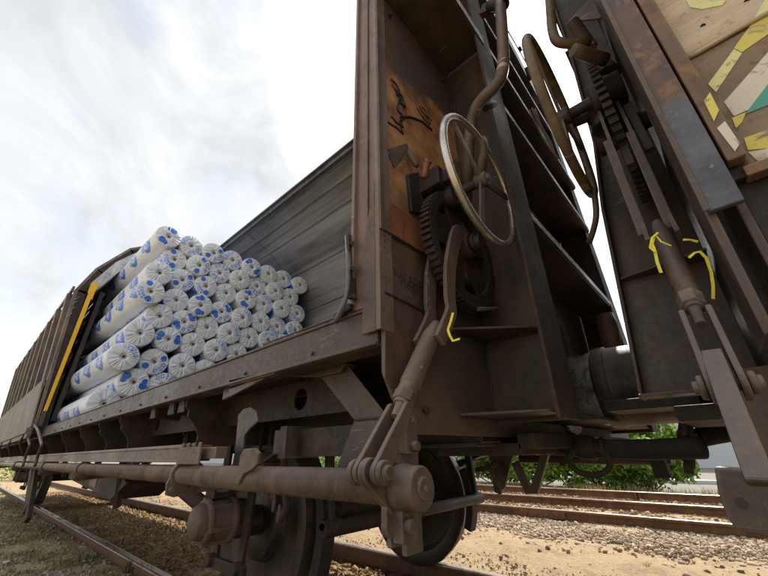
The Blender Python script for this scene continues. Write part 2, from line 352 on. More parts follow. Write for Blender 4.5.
def empty(name, p, label, cat, group=None):
    o = D.objects.new(name, None); COL.objects.link(o); o.location = W(p); o.empty_display_size = .2
    o['label'] = label; o['category'] = cat
    if group: o['group'] = group
    return o
def tag(o, label, cat, group=None):
    o['label'] = label; o['category'] = cat
    if group: o['group'] = group
    return o
def mesh_np(name, verts, faces, m, smooth=False):
    me = D.meshes.new(name); me.from_pydata([tuple(v) for v in verts], [], faces if isinstance(faces, list) else faces.tolist())
    me.materials.append(M[m]);
    if smooth: me.polygons.foreach_set('use_smooth', [True] * len(me.polygons))
    o = D.objects.new(name, me); COL.objects.link(o); return o

# ================================================================== SETTING
VC = 2.07           # track centre
GZ = -0.17
# ground: one sheet, slightly uneven near the tracks
def ground():
    xs = np.concatenate([[-1500, -400, -120, -60], np.linspace(-32, 12, 221), [30, 60, 150, 400, 1500]])
    ys = np.concatenate([[-1500, -300, -60, -20], np.linspace(-4, 14, 121), [20, 30, 60, 200, 800, 1500]])
    X, Y = np.meshgrid(xs, ys)
    near = (np.abs(X + 10) < 22) & (Y > -4) & (Y < 14)
    zz = .6 * .018 * np.sin(X * 2.1 + Y * 1.3) * np.sin(Y * 2.7 - X * .8) + .012 * np.sin(X * 5.3) * np.sin(Y * 6.1) + .008 * np.sin(X * 11 + 2) * np.sin(Y * 13)
    Zz = GZ + np.where(near, zz, 0)
    Zz += np.where(Y < 1.25, .085, np.where(Y < 1.33, .085 - (Y - 1.25) / .08 * .04, np.where(Y < 3.1, .03, 0)))
    Zz += np.where((Y > 3.6) & (Y < 4.3), (Y - 3.6) / .7 * .03, np.where((Y >= 4.3) & (Y < 9), .03, 0))
    n, m = X.shape
    idx = np.arange(n * m).reshape(n, m)
    f = np.stack([idx[:-1, :-1], idx[:-1, 1:], idx[1:, 1:], idx[1:, :-1]], -1).reshape(-1, 4)
    o = mesh_np('ground', np.stack([X, Y, Zz], -1).reshape(-1, 3), f, 'ground', True); o['kind'] = 'structure'
ground()

def stones(name, m, n, area, size, z0, label, cat='gravel'):
    ico = bmesh.new(); bmesh.ops.create_icosphere(ico, subdivisions=1, radius=1); ico.verts.ensure_lookup_table()
    bv = np.array([v.co for v in ico.verts]); bf = np.array([[v.index for v in f.verts] for f in ico.faces]); ico.free()
    P = area(n); n = len(P)
    s = size * (0.4 + rng.random(n) ** 2.5 * 1.5)
    sc = s[:, None] * (0.6 + .8 * rng.random((n, 3)))
    verts = bv[None] * (1 + .9 * (rng.random((n, 12, 1)) - .5)) * sc[:, None, :]
    q = rng.normal(size=(n, 4)); q /= np.linalg.norm(q, axis=1)[:, None]; w, x, y, z = q.T
    Rm = np.stack([1 - 2 * (y * y + z * z), 2 * (x * y - z * w), 2 * (x * z + y * w), 2 * (x * y + z * w), 1 - 2 * (x * x + z * z), 2 * (y * z - x * w), 2 * (x * z - y * w), 2 * (y * z + x * w), 1 - 2 * (x * x + y * y)], -1).reshape(n, 3, 3)
    verts = np.einsum('nij,nkj->nki', Rm, verts)
    verts += P[:, None, :] + np.array([0, 0, z0])
    F_ = (bf[None] + 12 * np.arange(n)[:, None, None]).reshape(-1, 3)
    me = D.meshes.new(name); V_ = verts.reshape(-1, 3)
    me.vertices.add(len(V_)); me.vertices.foreach_set('co', V_.ravel().astype(np.float32))
    me.loops.add(len(F_) * 3); me.loops.foreach_set('vertex_index', F_.ravel().astype(np.int32))
    me.polygons.add(len(F_)); me.polygons.foreach_set('loop_start', (np.arange(len(F_)) * 3).astype(np.int32)); me.polygons.foreach_set('loop_total', np.full(len(F_), 3, np.int32))
    me.update(calc_edges=True); me.materials.append(M[m])
    a = me.attributes.new('tint', 'FLOAT', 'POINT'); a.data.foreach_set('value', np.repeat(rng.random(n), 12).astype(np.float32))
    o = D.objects.new(name, me); COL.objects.link(o); o['label'] = label; o['category'] = cat; o['kind'] = 'stuff'; return o
def area_band(u0, u1, vc, sp, z):
    def f(n):
        u = u0 + (u1 - u0) * rng.random(n); v = vc + np.clip(rng.normal(size=n) * sp, -1.6, .55) + .12 * np.sin(u * 2.3) + .08 * np.sin(u * 5.1 + 1)
        return np.stack([-u, np.minimum(v, 6.03), np.full(n, z)], -1)
    return f
def area_rect(u0, u1, v0, v1, z=GZ, bias=1.0):
    def f(n):
        u = u0 + (u1 - u0) * rng.random(n) ** bias; v = v0 + (v1 - v0) * rng.random(n)
        return np.stack([-u, v, np.full(n, z)], -1)
    return f
stones('ballast', 'stone_brown', 26000, area_rect(.2, 16, 1.38, 2.78, GZ + .035, 1.5), .0145, .0, 'brown stained stones scattered between the rails under the wagon')
stones('ballast', 'stone', 34000, area_band(-3.5, 10, 5.55, .42, GZ + .032), .0145, .0, 'pale grey and tan ballast along the second track')
stones('ballast', 'stone_brown', 14000, area_rect(-3.5, 14, 6.1, 9.1, GZ + .035), .019, .0, 'brown ballast between the rails of the second track')
stones('gravel', 'stone', 14000, area_rect(-1.5, 14, 2.95, 4.8, GZ + .005), .006, .003, 'small pale pebbles strewn over the sandy strip')
stones('gravel', 'stone', 2500, area_rect(-1.5, 12, 2.95, 5.0, GZ + .006), .010, .003, 'larger loose stones lying on the sandy strip')
stones('gravel', 'stone', 900, area_rect(1.4, 12, .2, 1.27, GZ + .083), .011, .003, 'larger loose stones along the outside of the near rail')
stones('gravel', 'stone', 12000, area_rect(1.0, 13, -.6, 1.28, GZ + .083), .011, .003, 'small pale pebbles on the mossy soil beside the near rail')

# rails
def rail(v, u0, u1, label):
    t = empty('rail', (u0, v, 0), label, 'rail', 'rails of the tracks')
    prof = [(-.07, -.155), (.07, -.155), (.07, -.145), (.012, -.125), (.010, -.045), (.034, -.034), (.036, -.012), (-.036, -.012), (-.034, -.034), (-.010, -.045), (-.012, -.125), (-.07, -.145)]
    MB().poly([(u0, v + a, z) for a, z in prof], (u1 - u0, 0, 0)).build('web', 'railside', t, 0)
    hp = [(-.036, -.012), (.036, -.012), (.034, -.004), (.024, 0), (-.024, 0), (-.034, -.004)]
    MB().poly([(u0 + .001, v + a, z) for a, z in hp], (u1 - u0 - .002, 0, 0)).build('rail_head', 'railhead', t, 0)
    return t
rail(1.32, -12, 34, 'rusty near rail under the open wagon, beside the mossy soil')
rail(2.83, -12, 34, 'rusty rail under the far wheels of the open wagon, beside the sandy strip')
r2 = rail(6.1, -14, 40, 'nearer rail of the second track, right behind the pale ballast')
rail(7.6, -14, 40, 'middle rail seen behind the sandy strip, second of three')
rail(9.25, -14, 40, 'farthest rail, rusty, in front of the green shrubs')
jm = MB().box((2.1, 2.75), (6.055, 6.075), (-.115, -.035))
for k in range(4): jm.cyl((2.2 + k * .15, 6.056, -.075), (2.2 + k * .15, 6.03, -.075), .016, 6)
jm.build('joint_bar', 'railside', r2)
far_rail = [o for o in COL.objects if o.name.startswith('rail') and o.get('label', '').startswith('farthest')][0]
for uu in (1.75, 1.68, .35, .28): MB().box((uu, uu + .025), (9.16, 9.21), (-.15, -.003)).build('rail_clip', 'bar', far_rail)
# sleepers, mostly buried
k = 0
for i in range(24):
    u = -.3 + i * .63 + random.uniform(-.02, .02)
    o = MB().box((u, u + .24), (1.0, 3.2), (GZ - .1, GZ + .012)).build('sleeper', 'sleeper', None, .008)
    tag(o, 'dark wooden sleeper nearly buried in the ballast under the wagon', 'sleeper', 'sleepers under the open wagon')

# grass and weeds
def blades(name, m, n, area, h, label, cat='grass', kind=True, lean=.5, w=.006):
    P = area(n); n = len(P); a = rng.random(n) * 2 * np.pi; hh = h * (.4 + .8 * rng.random(n)); ln = hh * lean * rng.random(n)
    d = np.stack([np.cos(a), np.sin(a), 0 * a], -1); sdv = np.stack([-np.sin(a), np.cos(a), 0 * a], -1) * w
    up = np.array([0, 0, 1.])
    v0 = P - sdv; v1 = P + sdv; mid = P + up * (hh * .6)[:, None] + d * (ln * .4)[:, None]
    v2 = mid + sdv * .8; v3 = mid - sdv * .8; v4 = P + up * hh[:, None] + d * ln[:, None]
    V_ = np.stack([v0, v1, v2, v3, v4], 1).reshape(-1, 3)
    b = 5 * np.arange(n)
    fs = [(int(i), int(i + 1), int(i + 2), int(i + 3)) for i in b] + [(int(i + 3), int(i + 2), int(i + 4)) for i in b]
    me = D.meshes.new(name); me.from_pydata(V_.tolist(), [], fs); me.materials.append(M[m])
    at = me.attributes.new('tint', 'FLOAT', 'POINT'); at.data.foreach_set('value', np.repeat(rng.random(n), 5).astype(np.float32))
    o = D.objects.new(name, me); COL.objects.link(o)
    if label: o['label'] = label; o['category'] = cat
    if kind: o['kind'] = 'stuff'
    return o
def clumps(u0, u1, v0, v1, nc, sp, z=GZ):
    def f(n):
        c = np.stack([-(u0 + (u1 - u0) * rng.random(nc)), v0 + (v1 - v0) * rng.random(nc)], -1)
        i = rng.integers(0, nc, n); p = c[i] + rng.normal(size=(n, 2)) * sp
        p[:, 1] = np.where((p[:, 1] > 1.22) & (p[:, 1] < 1.4), 1.18, p[:, 1])
        return np.concatenate([p, np.full((n, 1), z)], 1)
    return f
blades('grass', 'grass', 6000, clumps(1.8, 14, -.8, 1.2, 200, .05, GZ + .08), .035, 'short green grass tufts on the soil beside the near rail')
blades('grass', 'drygrass', 14000, clumps(1.8, 16, -.8, 1.2, 420, .06, GZ + .08), .04, 'dry yellow grass tufts on the soil beside the near rail')
blades('grass', 'grass', 5000, clumps(14, 34, -3, 1.1, 160, .25), .22, 'bright green grass far along the near rail')
blades('grass', 'drygrass', 6000, clumps(-8, 16, 9.5, 10.3, 260, .12, GZ + .02), .2, 'pale grass verge in front of the green shrubs')
blades('grass', 'drygrass', 1500, clumps(2, 14, 1.45, 2.7, 60, .05, GZ + .03), .05, 'sparse dry grass between the rails under the wagon')
for i, (x, y, sz, lb_) in enumerate([(37, 527, .03, 'flat white paper scrap on the mossy soil, left one of two lying close'), (54, 527, .02, 'small white paper scrap on the mossy soil, right one of two lying close'), (82, 548, .035, 'crumpled white paper scrap beside the near rail'), (6, 563, .03, 'pale flattened scrap at the left edge of the picture')]):
    p = Z(x, y, GZ + .09); q_ = MB()
    for k in range(2): q_.poly([(p[0] - sz * 1.3, p[1] - sz, p[2] + .004 * k), (p[0] + sz, p[1] - sz * .7, p[2] + .012), (p[0] + sz * 1.4, p[1] + sz * .8, p[2] + .004), (p[0] - sz * .6, p[1] + sz, p[2] + .010)], (0, 0, .002))
    tag(q_.build('paper_scrap', 'cladding', None, 0), lb_, 'litter', 'paper scraps on the soil')
def weed(px, py, z, h, label, n=26):
    p = Z(px, py, z); q = np.array(W(p))
    o = blades('weed', 'grass', n, lambda n: q + np.concatenate([rng.normal(size=(n, 2)) * .012, np.zeros((n, 1))], 1), h, None, 'plant', False, .9, .005)
    o.location = (0, 0, 0); tag(o, label, 'plant', 'weeds by the track')
weed(76, 522, GZ + .08, .16, 'tall thin green weed between the rails at left')
weed(127, 574, GZ + .08, .11, 'low green weed at the bottom edge beside the near rail', 40)
weed(146, 574, GZ + .08, .13, 'upright green weed close to the rail at the bottom edge, right one of a pair', 40)
weed(648, 572, GZ, .07, 'small yellow green weed alone on the sandy strip at right', 18)
weed(588, 520, GZ, .05, 'tiny green sprout by the edge of the pale ballast', 14)

# shrubs and building beyond
def shrub(u, v, w, h, label, n=9000):
    t = empty('shrub', (u, v, GZ), label, 'shrub', 'shrubs beyond the tracks')
    P = []
    lobes = [(rng.normal() * w * .36, rng.normal() * w * .22, h * (.12 + .66 * rng.random()), w * (.2 + .16 * rng.random())) for _ in range(18)]
    for i in range(n):
        l = lobes[int(rng.integers(0, len(lobes)))]; d = rng.normal(size=3); d /= np.linalg.norm(d); r = l[3] * (.55 + .5 * rng.random())
        P.append((l[0] + d[0] * r, l[1] + d[1] * r * .8, max(.03, l[2] + d[2] * r * .9)))
    P = np.array(P) + np.array([-u, v, GZ]); n = len(P)
    a = rng.normal(size=(n, 3)); a /= np.linalg.norm(a, axis=1)[:, None]; b = np.cross(a, rng.normal(size=(n, 3))); b /= np.linalg.norm(b, axis=1)[:, None]
    s = (.03 + .04 * rng.random(n))[:, None]
    Vv = np.stack([P - a * s * 1.3, P + b * s * .6, P + a * s * 1.3, P - b * s * .6], 1).reshape(-1, 3)
    me = D.meshes.new('foliage'); me.from_pydata((Vv - np.array(t.location)).tolist(), [], (np.arange(n * 4).reshape(-1, 4)).tolist()); me.materials.append(M['leaf'])
    at = me.attributes.new('tint', 'FLOAT', 'POINT'); at.data.foreach_set('value', np.repeat(rng.random(n), 4).astype(np.float32))
    o = D.objects.new('foliage', me); COL.objects.link(o); o.parent = t
    st = MB()
    for i in range(9):
        l = lobes[i % len(lobes)]; st.tube([(u + rng.normal() * .08, v + rng.normal() * .08, GZ - .02), (u - l[0] * .5, v + l[1] * .5, GZ + l[2] * .5), (u - l[0], v + l[1], GZ + l[2])], lambda t_: .018 * (1 - .75 * t_), 6, .1)
    st.build('stem', 'shrubstem', t, 0)
lab = ['broad green shrub seen under the coupling, right end of the row', 'rounded bright green shrub behind the farthest rail below the hoses', 'green shrub behind the hanging brake bracket', 'dense green shrub left of the hanging bracket, behind the wheel', 'green shrub beyond the far side of the wagon, near the wheelset', 'leafy shrub far behind the open wagon body']
for i, (u, v, w, h) in enumerate([(1.8, 11.3, 1.45, 1.9), (3.1, 11.8, 1.8, 2.2), (4.6, 11.6, 1.8, 2.1), (6.2, 12.0, 1.8, 2.0), (12.5, 11.8, 2.4, 2.1), (17.5, 12, 2.4, 2.2)]): shrub(u, v, w, h, lab[i])
lab2 = ['bright green shrub far away at the left edge, under the pipe', 'small green shrub behind it at the far left end of the track']
for i, (u, v, w, h) in enumerate([(27, 3.4, 2.6, 1.6), (32, 1.2, 3.0, 1.5)]): shrub(u, v, w, h, lab2[i], 2600)
wh = empty('warehouse', (0, 24, GZ), 'long pale grey clad building beyond the shrubs', 'building')
wb = MB().box((-30, 60), (24, 44), (GZ - .2, 4.2)); wb.build('wall', 'cladding', wh, 0)
wr = MB().box((-30.2, 60.2), (23.8, 44.2), (4.2, 4.5)); wr.build('roof', 'bar', wh, 0)
wl = MB()
for k in range(0): wl.box((-30, 60), (23.985, 24.0), (.1 + k * .32, .12 + k * .32))
wl.bm.free()
kb = MB().box((-30, 60), (14.0, 14.2), (GZ - .1, GZ + .1)).build('kerb', 'cladding', None, .01); kb['kind'] = 'structure'

# ================================================================== OPEN WAGON
A = empty('freight_wagon', (7.0, VC, 0), 'brown open freight wagon with its roof slid back, loaded with white rolls', 'freight wagon')
V0, V1 = .66, 3.48
def sillz(a): return a
# floor and side sills
MB().box((.68, 14.6), (.74, 3.40), (1.082, 1.13)).build('floor', 'dark', A)
sb = MB().box((.62, 14.6), (.66, .672), (1.056, 1.16)); sb.box((.62, 14.6), (.672, .74), (1.056, 1.067)); sb.box((.62, 14.6), (.654, .70), (1.16, 1.169)); sb.box((.62, 14.6), (.652, .660), (1.056, 1.066))
sb.build('side_sill', 'brown', A)
MB().box((.62, 14.6), (3.40, 3.47), (1.056, 1.17)).build('side_sill', 'brown', A)
# end wall: a gabled plate
prof = [(.62, .99), (.66, 2.0), (.66, 3.15), (.98, 3.8), (1.5, 4.2), (2.07, 4.35), (2.64, 4.2), (3.16, 3.8), (3.48, 3.15), (3.48, .84), (.86, .84), (.70, .90), (.665, .97)]
MB().box((.586, .5915), (.644, .664), (1.40, 3.15)).box((.645, .651), (.648, .654), (1.2, 3.15)).build('post_seam', 'bar', A, .001)
prof = [(.665, .98), (.665, 3.15), (.90, 3.95), (1.5, 4.4), (2.07, 4.55), (2.64, 4.4), (3.24, 3.95), (3.48, 3.15), (3.48, .84), (.78, .84), (.70, .92)]
MB().poly([(.6, v, z) for v, z in prof], (.012, 0, 0)).build('end_wall', 'endwall', A)
# overlapping doubler plates on the end wall
MB().poly([U(382, 195, .594), U(427, 228, .594), U(431, 256, .594), U(382, 228, .594)], (.006, 0, 0)).build('doubler_plate', 'orange', A, .001)
MB().poly([U(385, 292, .594), U(424, 310, .594), U(416, 402, .594), U(394, 396, .594), U(385, 377, .594)], (.006, 0, 0)).build('doubler_plate', 'redbrown', A, .001)
# corner post of folded steel
MB().poly([(.664, .646, 1.09), (.612, .646, 1.09), (.612, .646, 1.60), (.628, .646, 1.52), (.664, .646, 1.38)], (0, .008, 0)).build('post_doubler', 'bar', A)
cp = MB().box((.612, .722), (.655, .668), (1.172, 3.15)).box((.700, .712), (.640, .654), (1.19, 3.15)).box((.592, .608), (.642, .70), (1.09, 3.15)).box((.715, .735), (.669, .80), (1.172, 3.15))
cp.build('corner_post', 'post', A)
MB().box((.612, .745), (3.45, 3.49), (1.13, 3.15)).build('corner_post', 'post', A)
gb = MB()
gp = [(.66, 3.15), (.98, 3.8), (1.5, 4.2), (2.07, 4.35), (2.64, 4.2), (3.16, 3.8), (3.48, 3.15)]
for a, b in zip(gp[:-1], gp[1:]): gb.beam((.66, a[0], a[1]), (.66, b[0], b[1]), .12, .03, (0, -(b[1] - a[1]), b[0] - a[0]))
gb.build('roof_arch', 'brown', A)
# stanchions of the end wall: T-shaped, tapering towards the top
def stanchion(vc, zb, zt, ub, ut, uw, w, par, m='brown', webm=None, s=1):
    b = MB().poly([(uw, vc, zb), (ub, vc, zb), (ut, vc, zt), (uw, vc, zt)], (0, .01, 0)); b.build('stanchion_web', webm or m, par)
    b = MB().poly([(ub, vc - w / 2, zb), (ub, vc + w / 2, zb), (ut, vc + w * .42, zt), (ut, vc - w * .42, zt)], (-.012 * s, 0, 0)); b.build('stanchion_flange', 'flange', par)
stanchion(1.24, .88, 3.95, .362, .385, .598, .21, A)
stanchion(2.90, .88, 3.95, .362, .44, .598, .20, A)
# horizontal stiffeners (shelves) between the flanges
def shelf(z, va, vb, uf, uw, par, lip=.05, dz=0):
    MB().poly([(uw, va, z + dz), (uf, va, z), (uf, vb, z), (uw, vb, z + dz)], (0, 0, .008)).box((uf - .006, uf + .002), (va, vb), (z + .009, z + lip)).build('stiffener', 'brown', par)
for z in (1.70, 2.36, 2.80): shelf(z, 1.26, 2.89, .375, .598, A)
shelf(2.72, .68, 1.23, .365, .598, A, .075)
shelf(3.35, .68, 1.23, .40, .598, A, .075)
shelf(3.45, 1.26, 2.89, .42, .598, A)
MB().poly([(.598, 1.0, 1.17), (.598, 1.238, 1.17), (.38, 1.238, 1.17), (.40, 1.17, 1.17)], (0, 0, .008)).build('gusset', 'brown', A)
MB().poly([(.598, 1.0, .895), (.598, 1.238, .895), (.365, 1.238, .895), (.365, 1.10, .895)], (0, 0, .008)).build('gusset', 'brown', A)
# headstock: box between the stanchions, with floor plate
MB().box((.37, .598), (1.26, 2.88), (.90, .915)).build('headstock_plate', 'under', A)
MB().box((.612, .80), (1.175, 3.36), (.86, 1.06)).build('headstock', 'dark', A)
# top beam in front of the wall
MB().beam((.44, .72, 4.0), (.50, 3.0, 4.1), .10, .16).build('top_beam', 'brown', A)
# central frame and longitudinal webs with holes
def holed_web(u0, u1, v, z0, z1, holes, r, par, name='longitudinal_web', m='under'):
    b = MB(); bm = b.bm
    cuts = [u0] + [x for h in holes for x in (h - r * 1.25, h + r * 1.25)] + [u1]
    for i in range(0, len(cuts) - 1, 2): b.box((cuts[i], cuts[i + 1]), (v, v + .01), (z0, z1))
    zc = (z0 + z1) / 2
    for h in holes:
        n = 32; a0, a1 = h - r * 1.25, h + r * 1.25; inner = []; outer = []
        for k in range(n):
            t = 2 * math.pi * k / n; c, s_ = math.cos(t), math.sin(t); inner.append((h + r * c, zc + r * s_))
            k_ = min((r * 1.25) / abs(c) if abs(c) > 1e-6 else 1e9, ((z1 - z0) / 2) / abs(s_) if abs(s_) > 1e-6 else 1e9); outer.append((h + k_ * c, zc + k_ * s_))
        for k in range(n):
            q = [inner[k], outer[k], outer[(k + 1) % n], inner[(k + 1) % n]]; b.poly([(x, v, z) for x, z in q], (0, .01, 0))
    bmesh.ops.remove_doubles(bm, verts=bm.verts, dist=.0005)
    b.build(name, m, par, 0)
holed_web(.95, 14.4, .90, .935, 1.079, [1.29, 3.0, 4.9, 6.9, 8.9, 10.9, 12.9], .046, A)
MB().box((.62, 14.4), (1.16, 1.17), (.822, 1.08)).build('longitudinal_web', 'under', A)
MB().box((.62, 14.4), (2.95, 2.96), (.82, 1.08)).build('longitudinal_web', 'under', A)
MB().box((.62, 14.4), (1.12, 1.25), (.81, .8215)).build('longitudinal_flange', 'under', A)
MB().box((.62, 14.4), (1.95, 2.2), (.84, 1.08)).build('centre_sill', 'dark', A)
# crossbearers with a stepped outer edge
us = [1.92, 3.05, 3.62, 4.3, 5.2, 6.3, 7.4, 8.6, 9.8, 11.0, 12.4]
for u in us:
    pr_ = [(.685, 1.054), (.682, 1.02), (.70, 1.0), (.70, .975), (.745, .93), (.765, .89), (.765, .845), (1.15, .845), (1.15, 1.078), (.76, 1.078), (.75, 1.054)]
    MB().poly([(u, v, z) for v, z in pr_], (.01, 0, 0)).build('crossbearer', 'under', A, .0015)
for u in (1.98, 2.12, 2.40): MB().poly([(u, .69, 1.062), (u, .70, 1.0), (u + .02, .84, .99), (u + .02, .86, 1.062)], (.008, 0, 0)).box((u, u + .09), (.70, .708), (1.0, 1.062)).build('sill_bracket', 'under', A)
# small triangular step bracket under the sill
tb = MB().poly([V(222, 400, .69), V(225, 379, .69), V(231, 378, .69), V(230, 396, .69)], (0, .02, 0)).poly([V(229, 389, .675), V(274, 373, .675), V(229, 397, .675)], (0, .012, 0)).poly([V(229, 380, .66), V(273, 370, .66), V(274, 374, .66), V(229, 386, .66)], (0, .03, 0))
tb.build('hook_bracket', 'pipe', A)
# big cranked knee bracket near the end
va = .80
kb1 = MB().poly([V(316, 371, va), V(345, 364, va), V(387, 417, va), V(354, 420, va)], (0, .012, 0)).poly([V(354, 420.5, va), V(387, 417.5, va), V(368, 470, va), V(334, 474, va)], (0, .012, 0))
kb1.poly([V(318, 371, va), V(355, 420, va), V(355, 420, va + .28), V(318, 371, va + .28)], (-.008, 0, 0.0)); kb1.poly([V(345, 364, va), V(386, 417, va), V(386, 417, va + .28), V(345, 364, va + .28)], (-.008, 0, 0.0))
kb1.build('knee_bracket', 'brown', A)
MB().poly([V(288, 376, .78), V(318, 369, .78), V(345, 363, .78), V(340, 372, .78), V(318, 377, .78)], (0, .05, 0)).build('knee_plate', 'brown', A)
# horizontal box tube behind it and its mounting
bt = MB().box((.78, 1.30), (.86, .94), (.79, .885)); bt.build('box_tube', 'under', A)
MB().box((1.22, 1.262), (.80, .96), (.785, .895)).box((1.262, 1.33), (.82, .94), (.80, .885)).build('tube_mount', 'bar', A)
MB().poly([V(p[0], p[1], .715) for p in [(233, 468), (238, 415), (243, 409), (250, 407), (256, 411), (258, 421), (249, 429), (244, 436), (241, 468)]], (0, .01, 0)).build('hanger_plate', 'brown', A)
# guide rail along the side
gr = MB().box((1.52, 13.8), (.60, .668), (.782, .838)).box((1.52, 13.8), (.5935, .5995), (.778, .788)); gro = gr.build('guide_rail', 'railpaint', A)
MB().box((1.52, 13.8), (.592, .60), (.829, .842)).build('rail_lip', 'pipe', gro)
MB().box((1.36, 1.50), (.612, .655), (.79, .828)).build('guide_rail_end', 'pipe', A)
gp_ = MB().box((1.42, 1.62), (.582, .591), (.772, .83))
for k in range(4): gp_.box((1.425 + k * .052, 1.447 + k * .052), (.583, .59), (.83, .845))
gp_.build('guide_rail_clamp', 'bar', A)
# actuating shaft (long pipe) with clamps and end cap
PV, PZ, PR = .62, .735, .034
MB().lathe((.55, PV, PZ), (13.5, PV, PZ), [(0, PR), (12.9, PR)], 28).build('actuating_pipe', 'pipe', A, 0)
CU = .467
cap = MB().lathe((CU, PV, PZ), (CU + .057, PV, PZ), [(0, .018), (.0, .037), (.004, .040), (.035, .040), (.039, .043), (.057, .043)], 36).cyl((CU - .006, PV, PZ), (CU + .002, PV, PZ), .020, 28).cyl((CU - .010, PV, PZ), (CU - .005, PV, PZ), .005, 10)
cap.build('shaft_cap', 'bar', A, .0015)
def clamp(u, r=.047):
    c = MB().lathe((u, PV, PZ), (u + .05, PV, PZ), [(0, PR + .001), (0, r), (.018, r), (.018, PR + .001)], 32, caps=False)
    c.poly([(u + .002, PV - .055, PZ - .03), (u + .002, PV - .04, PZ + .01), (u + .002, PV - .02, PZ - .02), (u + .002, PV + .03, PZ - .045), (u + .002, PV + .06, PZ - .02), (u + .002, PV + .16, PZ - .02), (u + .002, PV + .16, PZ - .06), (u + .002, PV - .02, PZ - .075), (u + .002, PV - .05, PZ - .065)], (.012, 0, 0))
    c.cyl((u - .008, PV - .035, PZ - .05), (u + .01, PV - .035, PZ - .05), .010, 6); c.build('pipe_clamp', 'bar', A)
for u in (1.62, 3.35, 4.9, 7.4, 10.2): clamp(u)
# hooks lying over the pipe
MB().poly([V(p[0], p[1], .575) for p in [(234, 484), (237, 476), (240, 455), (244, 449), (254, 448), (258, 453), (257, 464), (251, 470), (243, 474), (238, 484)]], (0, .012, 0)).build('locking_hook', 'bar', A)
for (x, s_) in ((20, .8), (32, .8)):
    MB().tube([V(x, 421, .56), V(x + 6, 430, .55), V(x + 10, 445, .55), V(x + 5, 458, .56), V(x + 3, 466, .56)], .014, 8, .05).build('locking_hook', 'brown', A, 0)
# hanger of the shaft end
hg = MB().box((.535, .547), (.645, .70), (.615, .90)).box((.515, .534), (.635, .675), (.795, .89)).box((.505, .53), (.60, .64), (.645, .70)).box((.535, .545), (.60, .645), (.635, .80)); hg.build('shaft_hanger', 'bar', A)
MB().cyl((.490, .615, .672), (.506, .615, .672), .013, 16).build('hanger_bolt', 'bar', A, .001)
MB().cyl((.500, .655, .81), (.516, .655, .81), .011, 6).build('hanger_bolt', 'bar', A, .001)
# crank arm
def capsule(cu, p, q, r0, r1, th, n=14):
    a = math.atan2(q[1] - p[1], q[0] - p[0]); pts = []
    for k in range(n + 1): t = a + math.pi / 2 + math.pi * k / n; pts.append((cu, p[0] + r0 * math.cos(t), p[1] + r0 * math.sin(t)))
    for k in range(n + 1): t = a - math.pi / 2 + math.pi * k / n; pts.append((cu, q[0] + r1 * math.cos(t), q[1] + r1 * math.sin(t)))
    return pts, (th, 0, 0)
PIV = (.545, .765)
b = MB(); b.poly(*capsule(.526, PIV, (PV, PZ), .026, .050, .018)); b.poly(*capsule(.528, (PV, PZ), (.60, .672), .040, .02, .014)); b.build('crank_arm', 'bar', A)
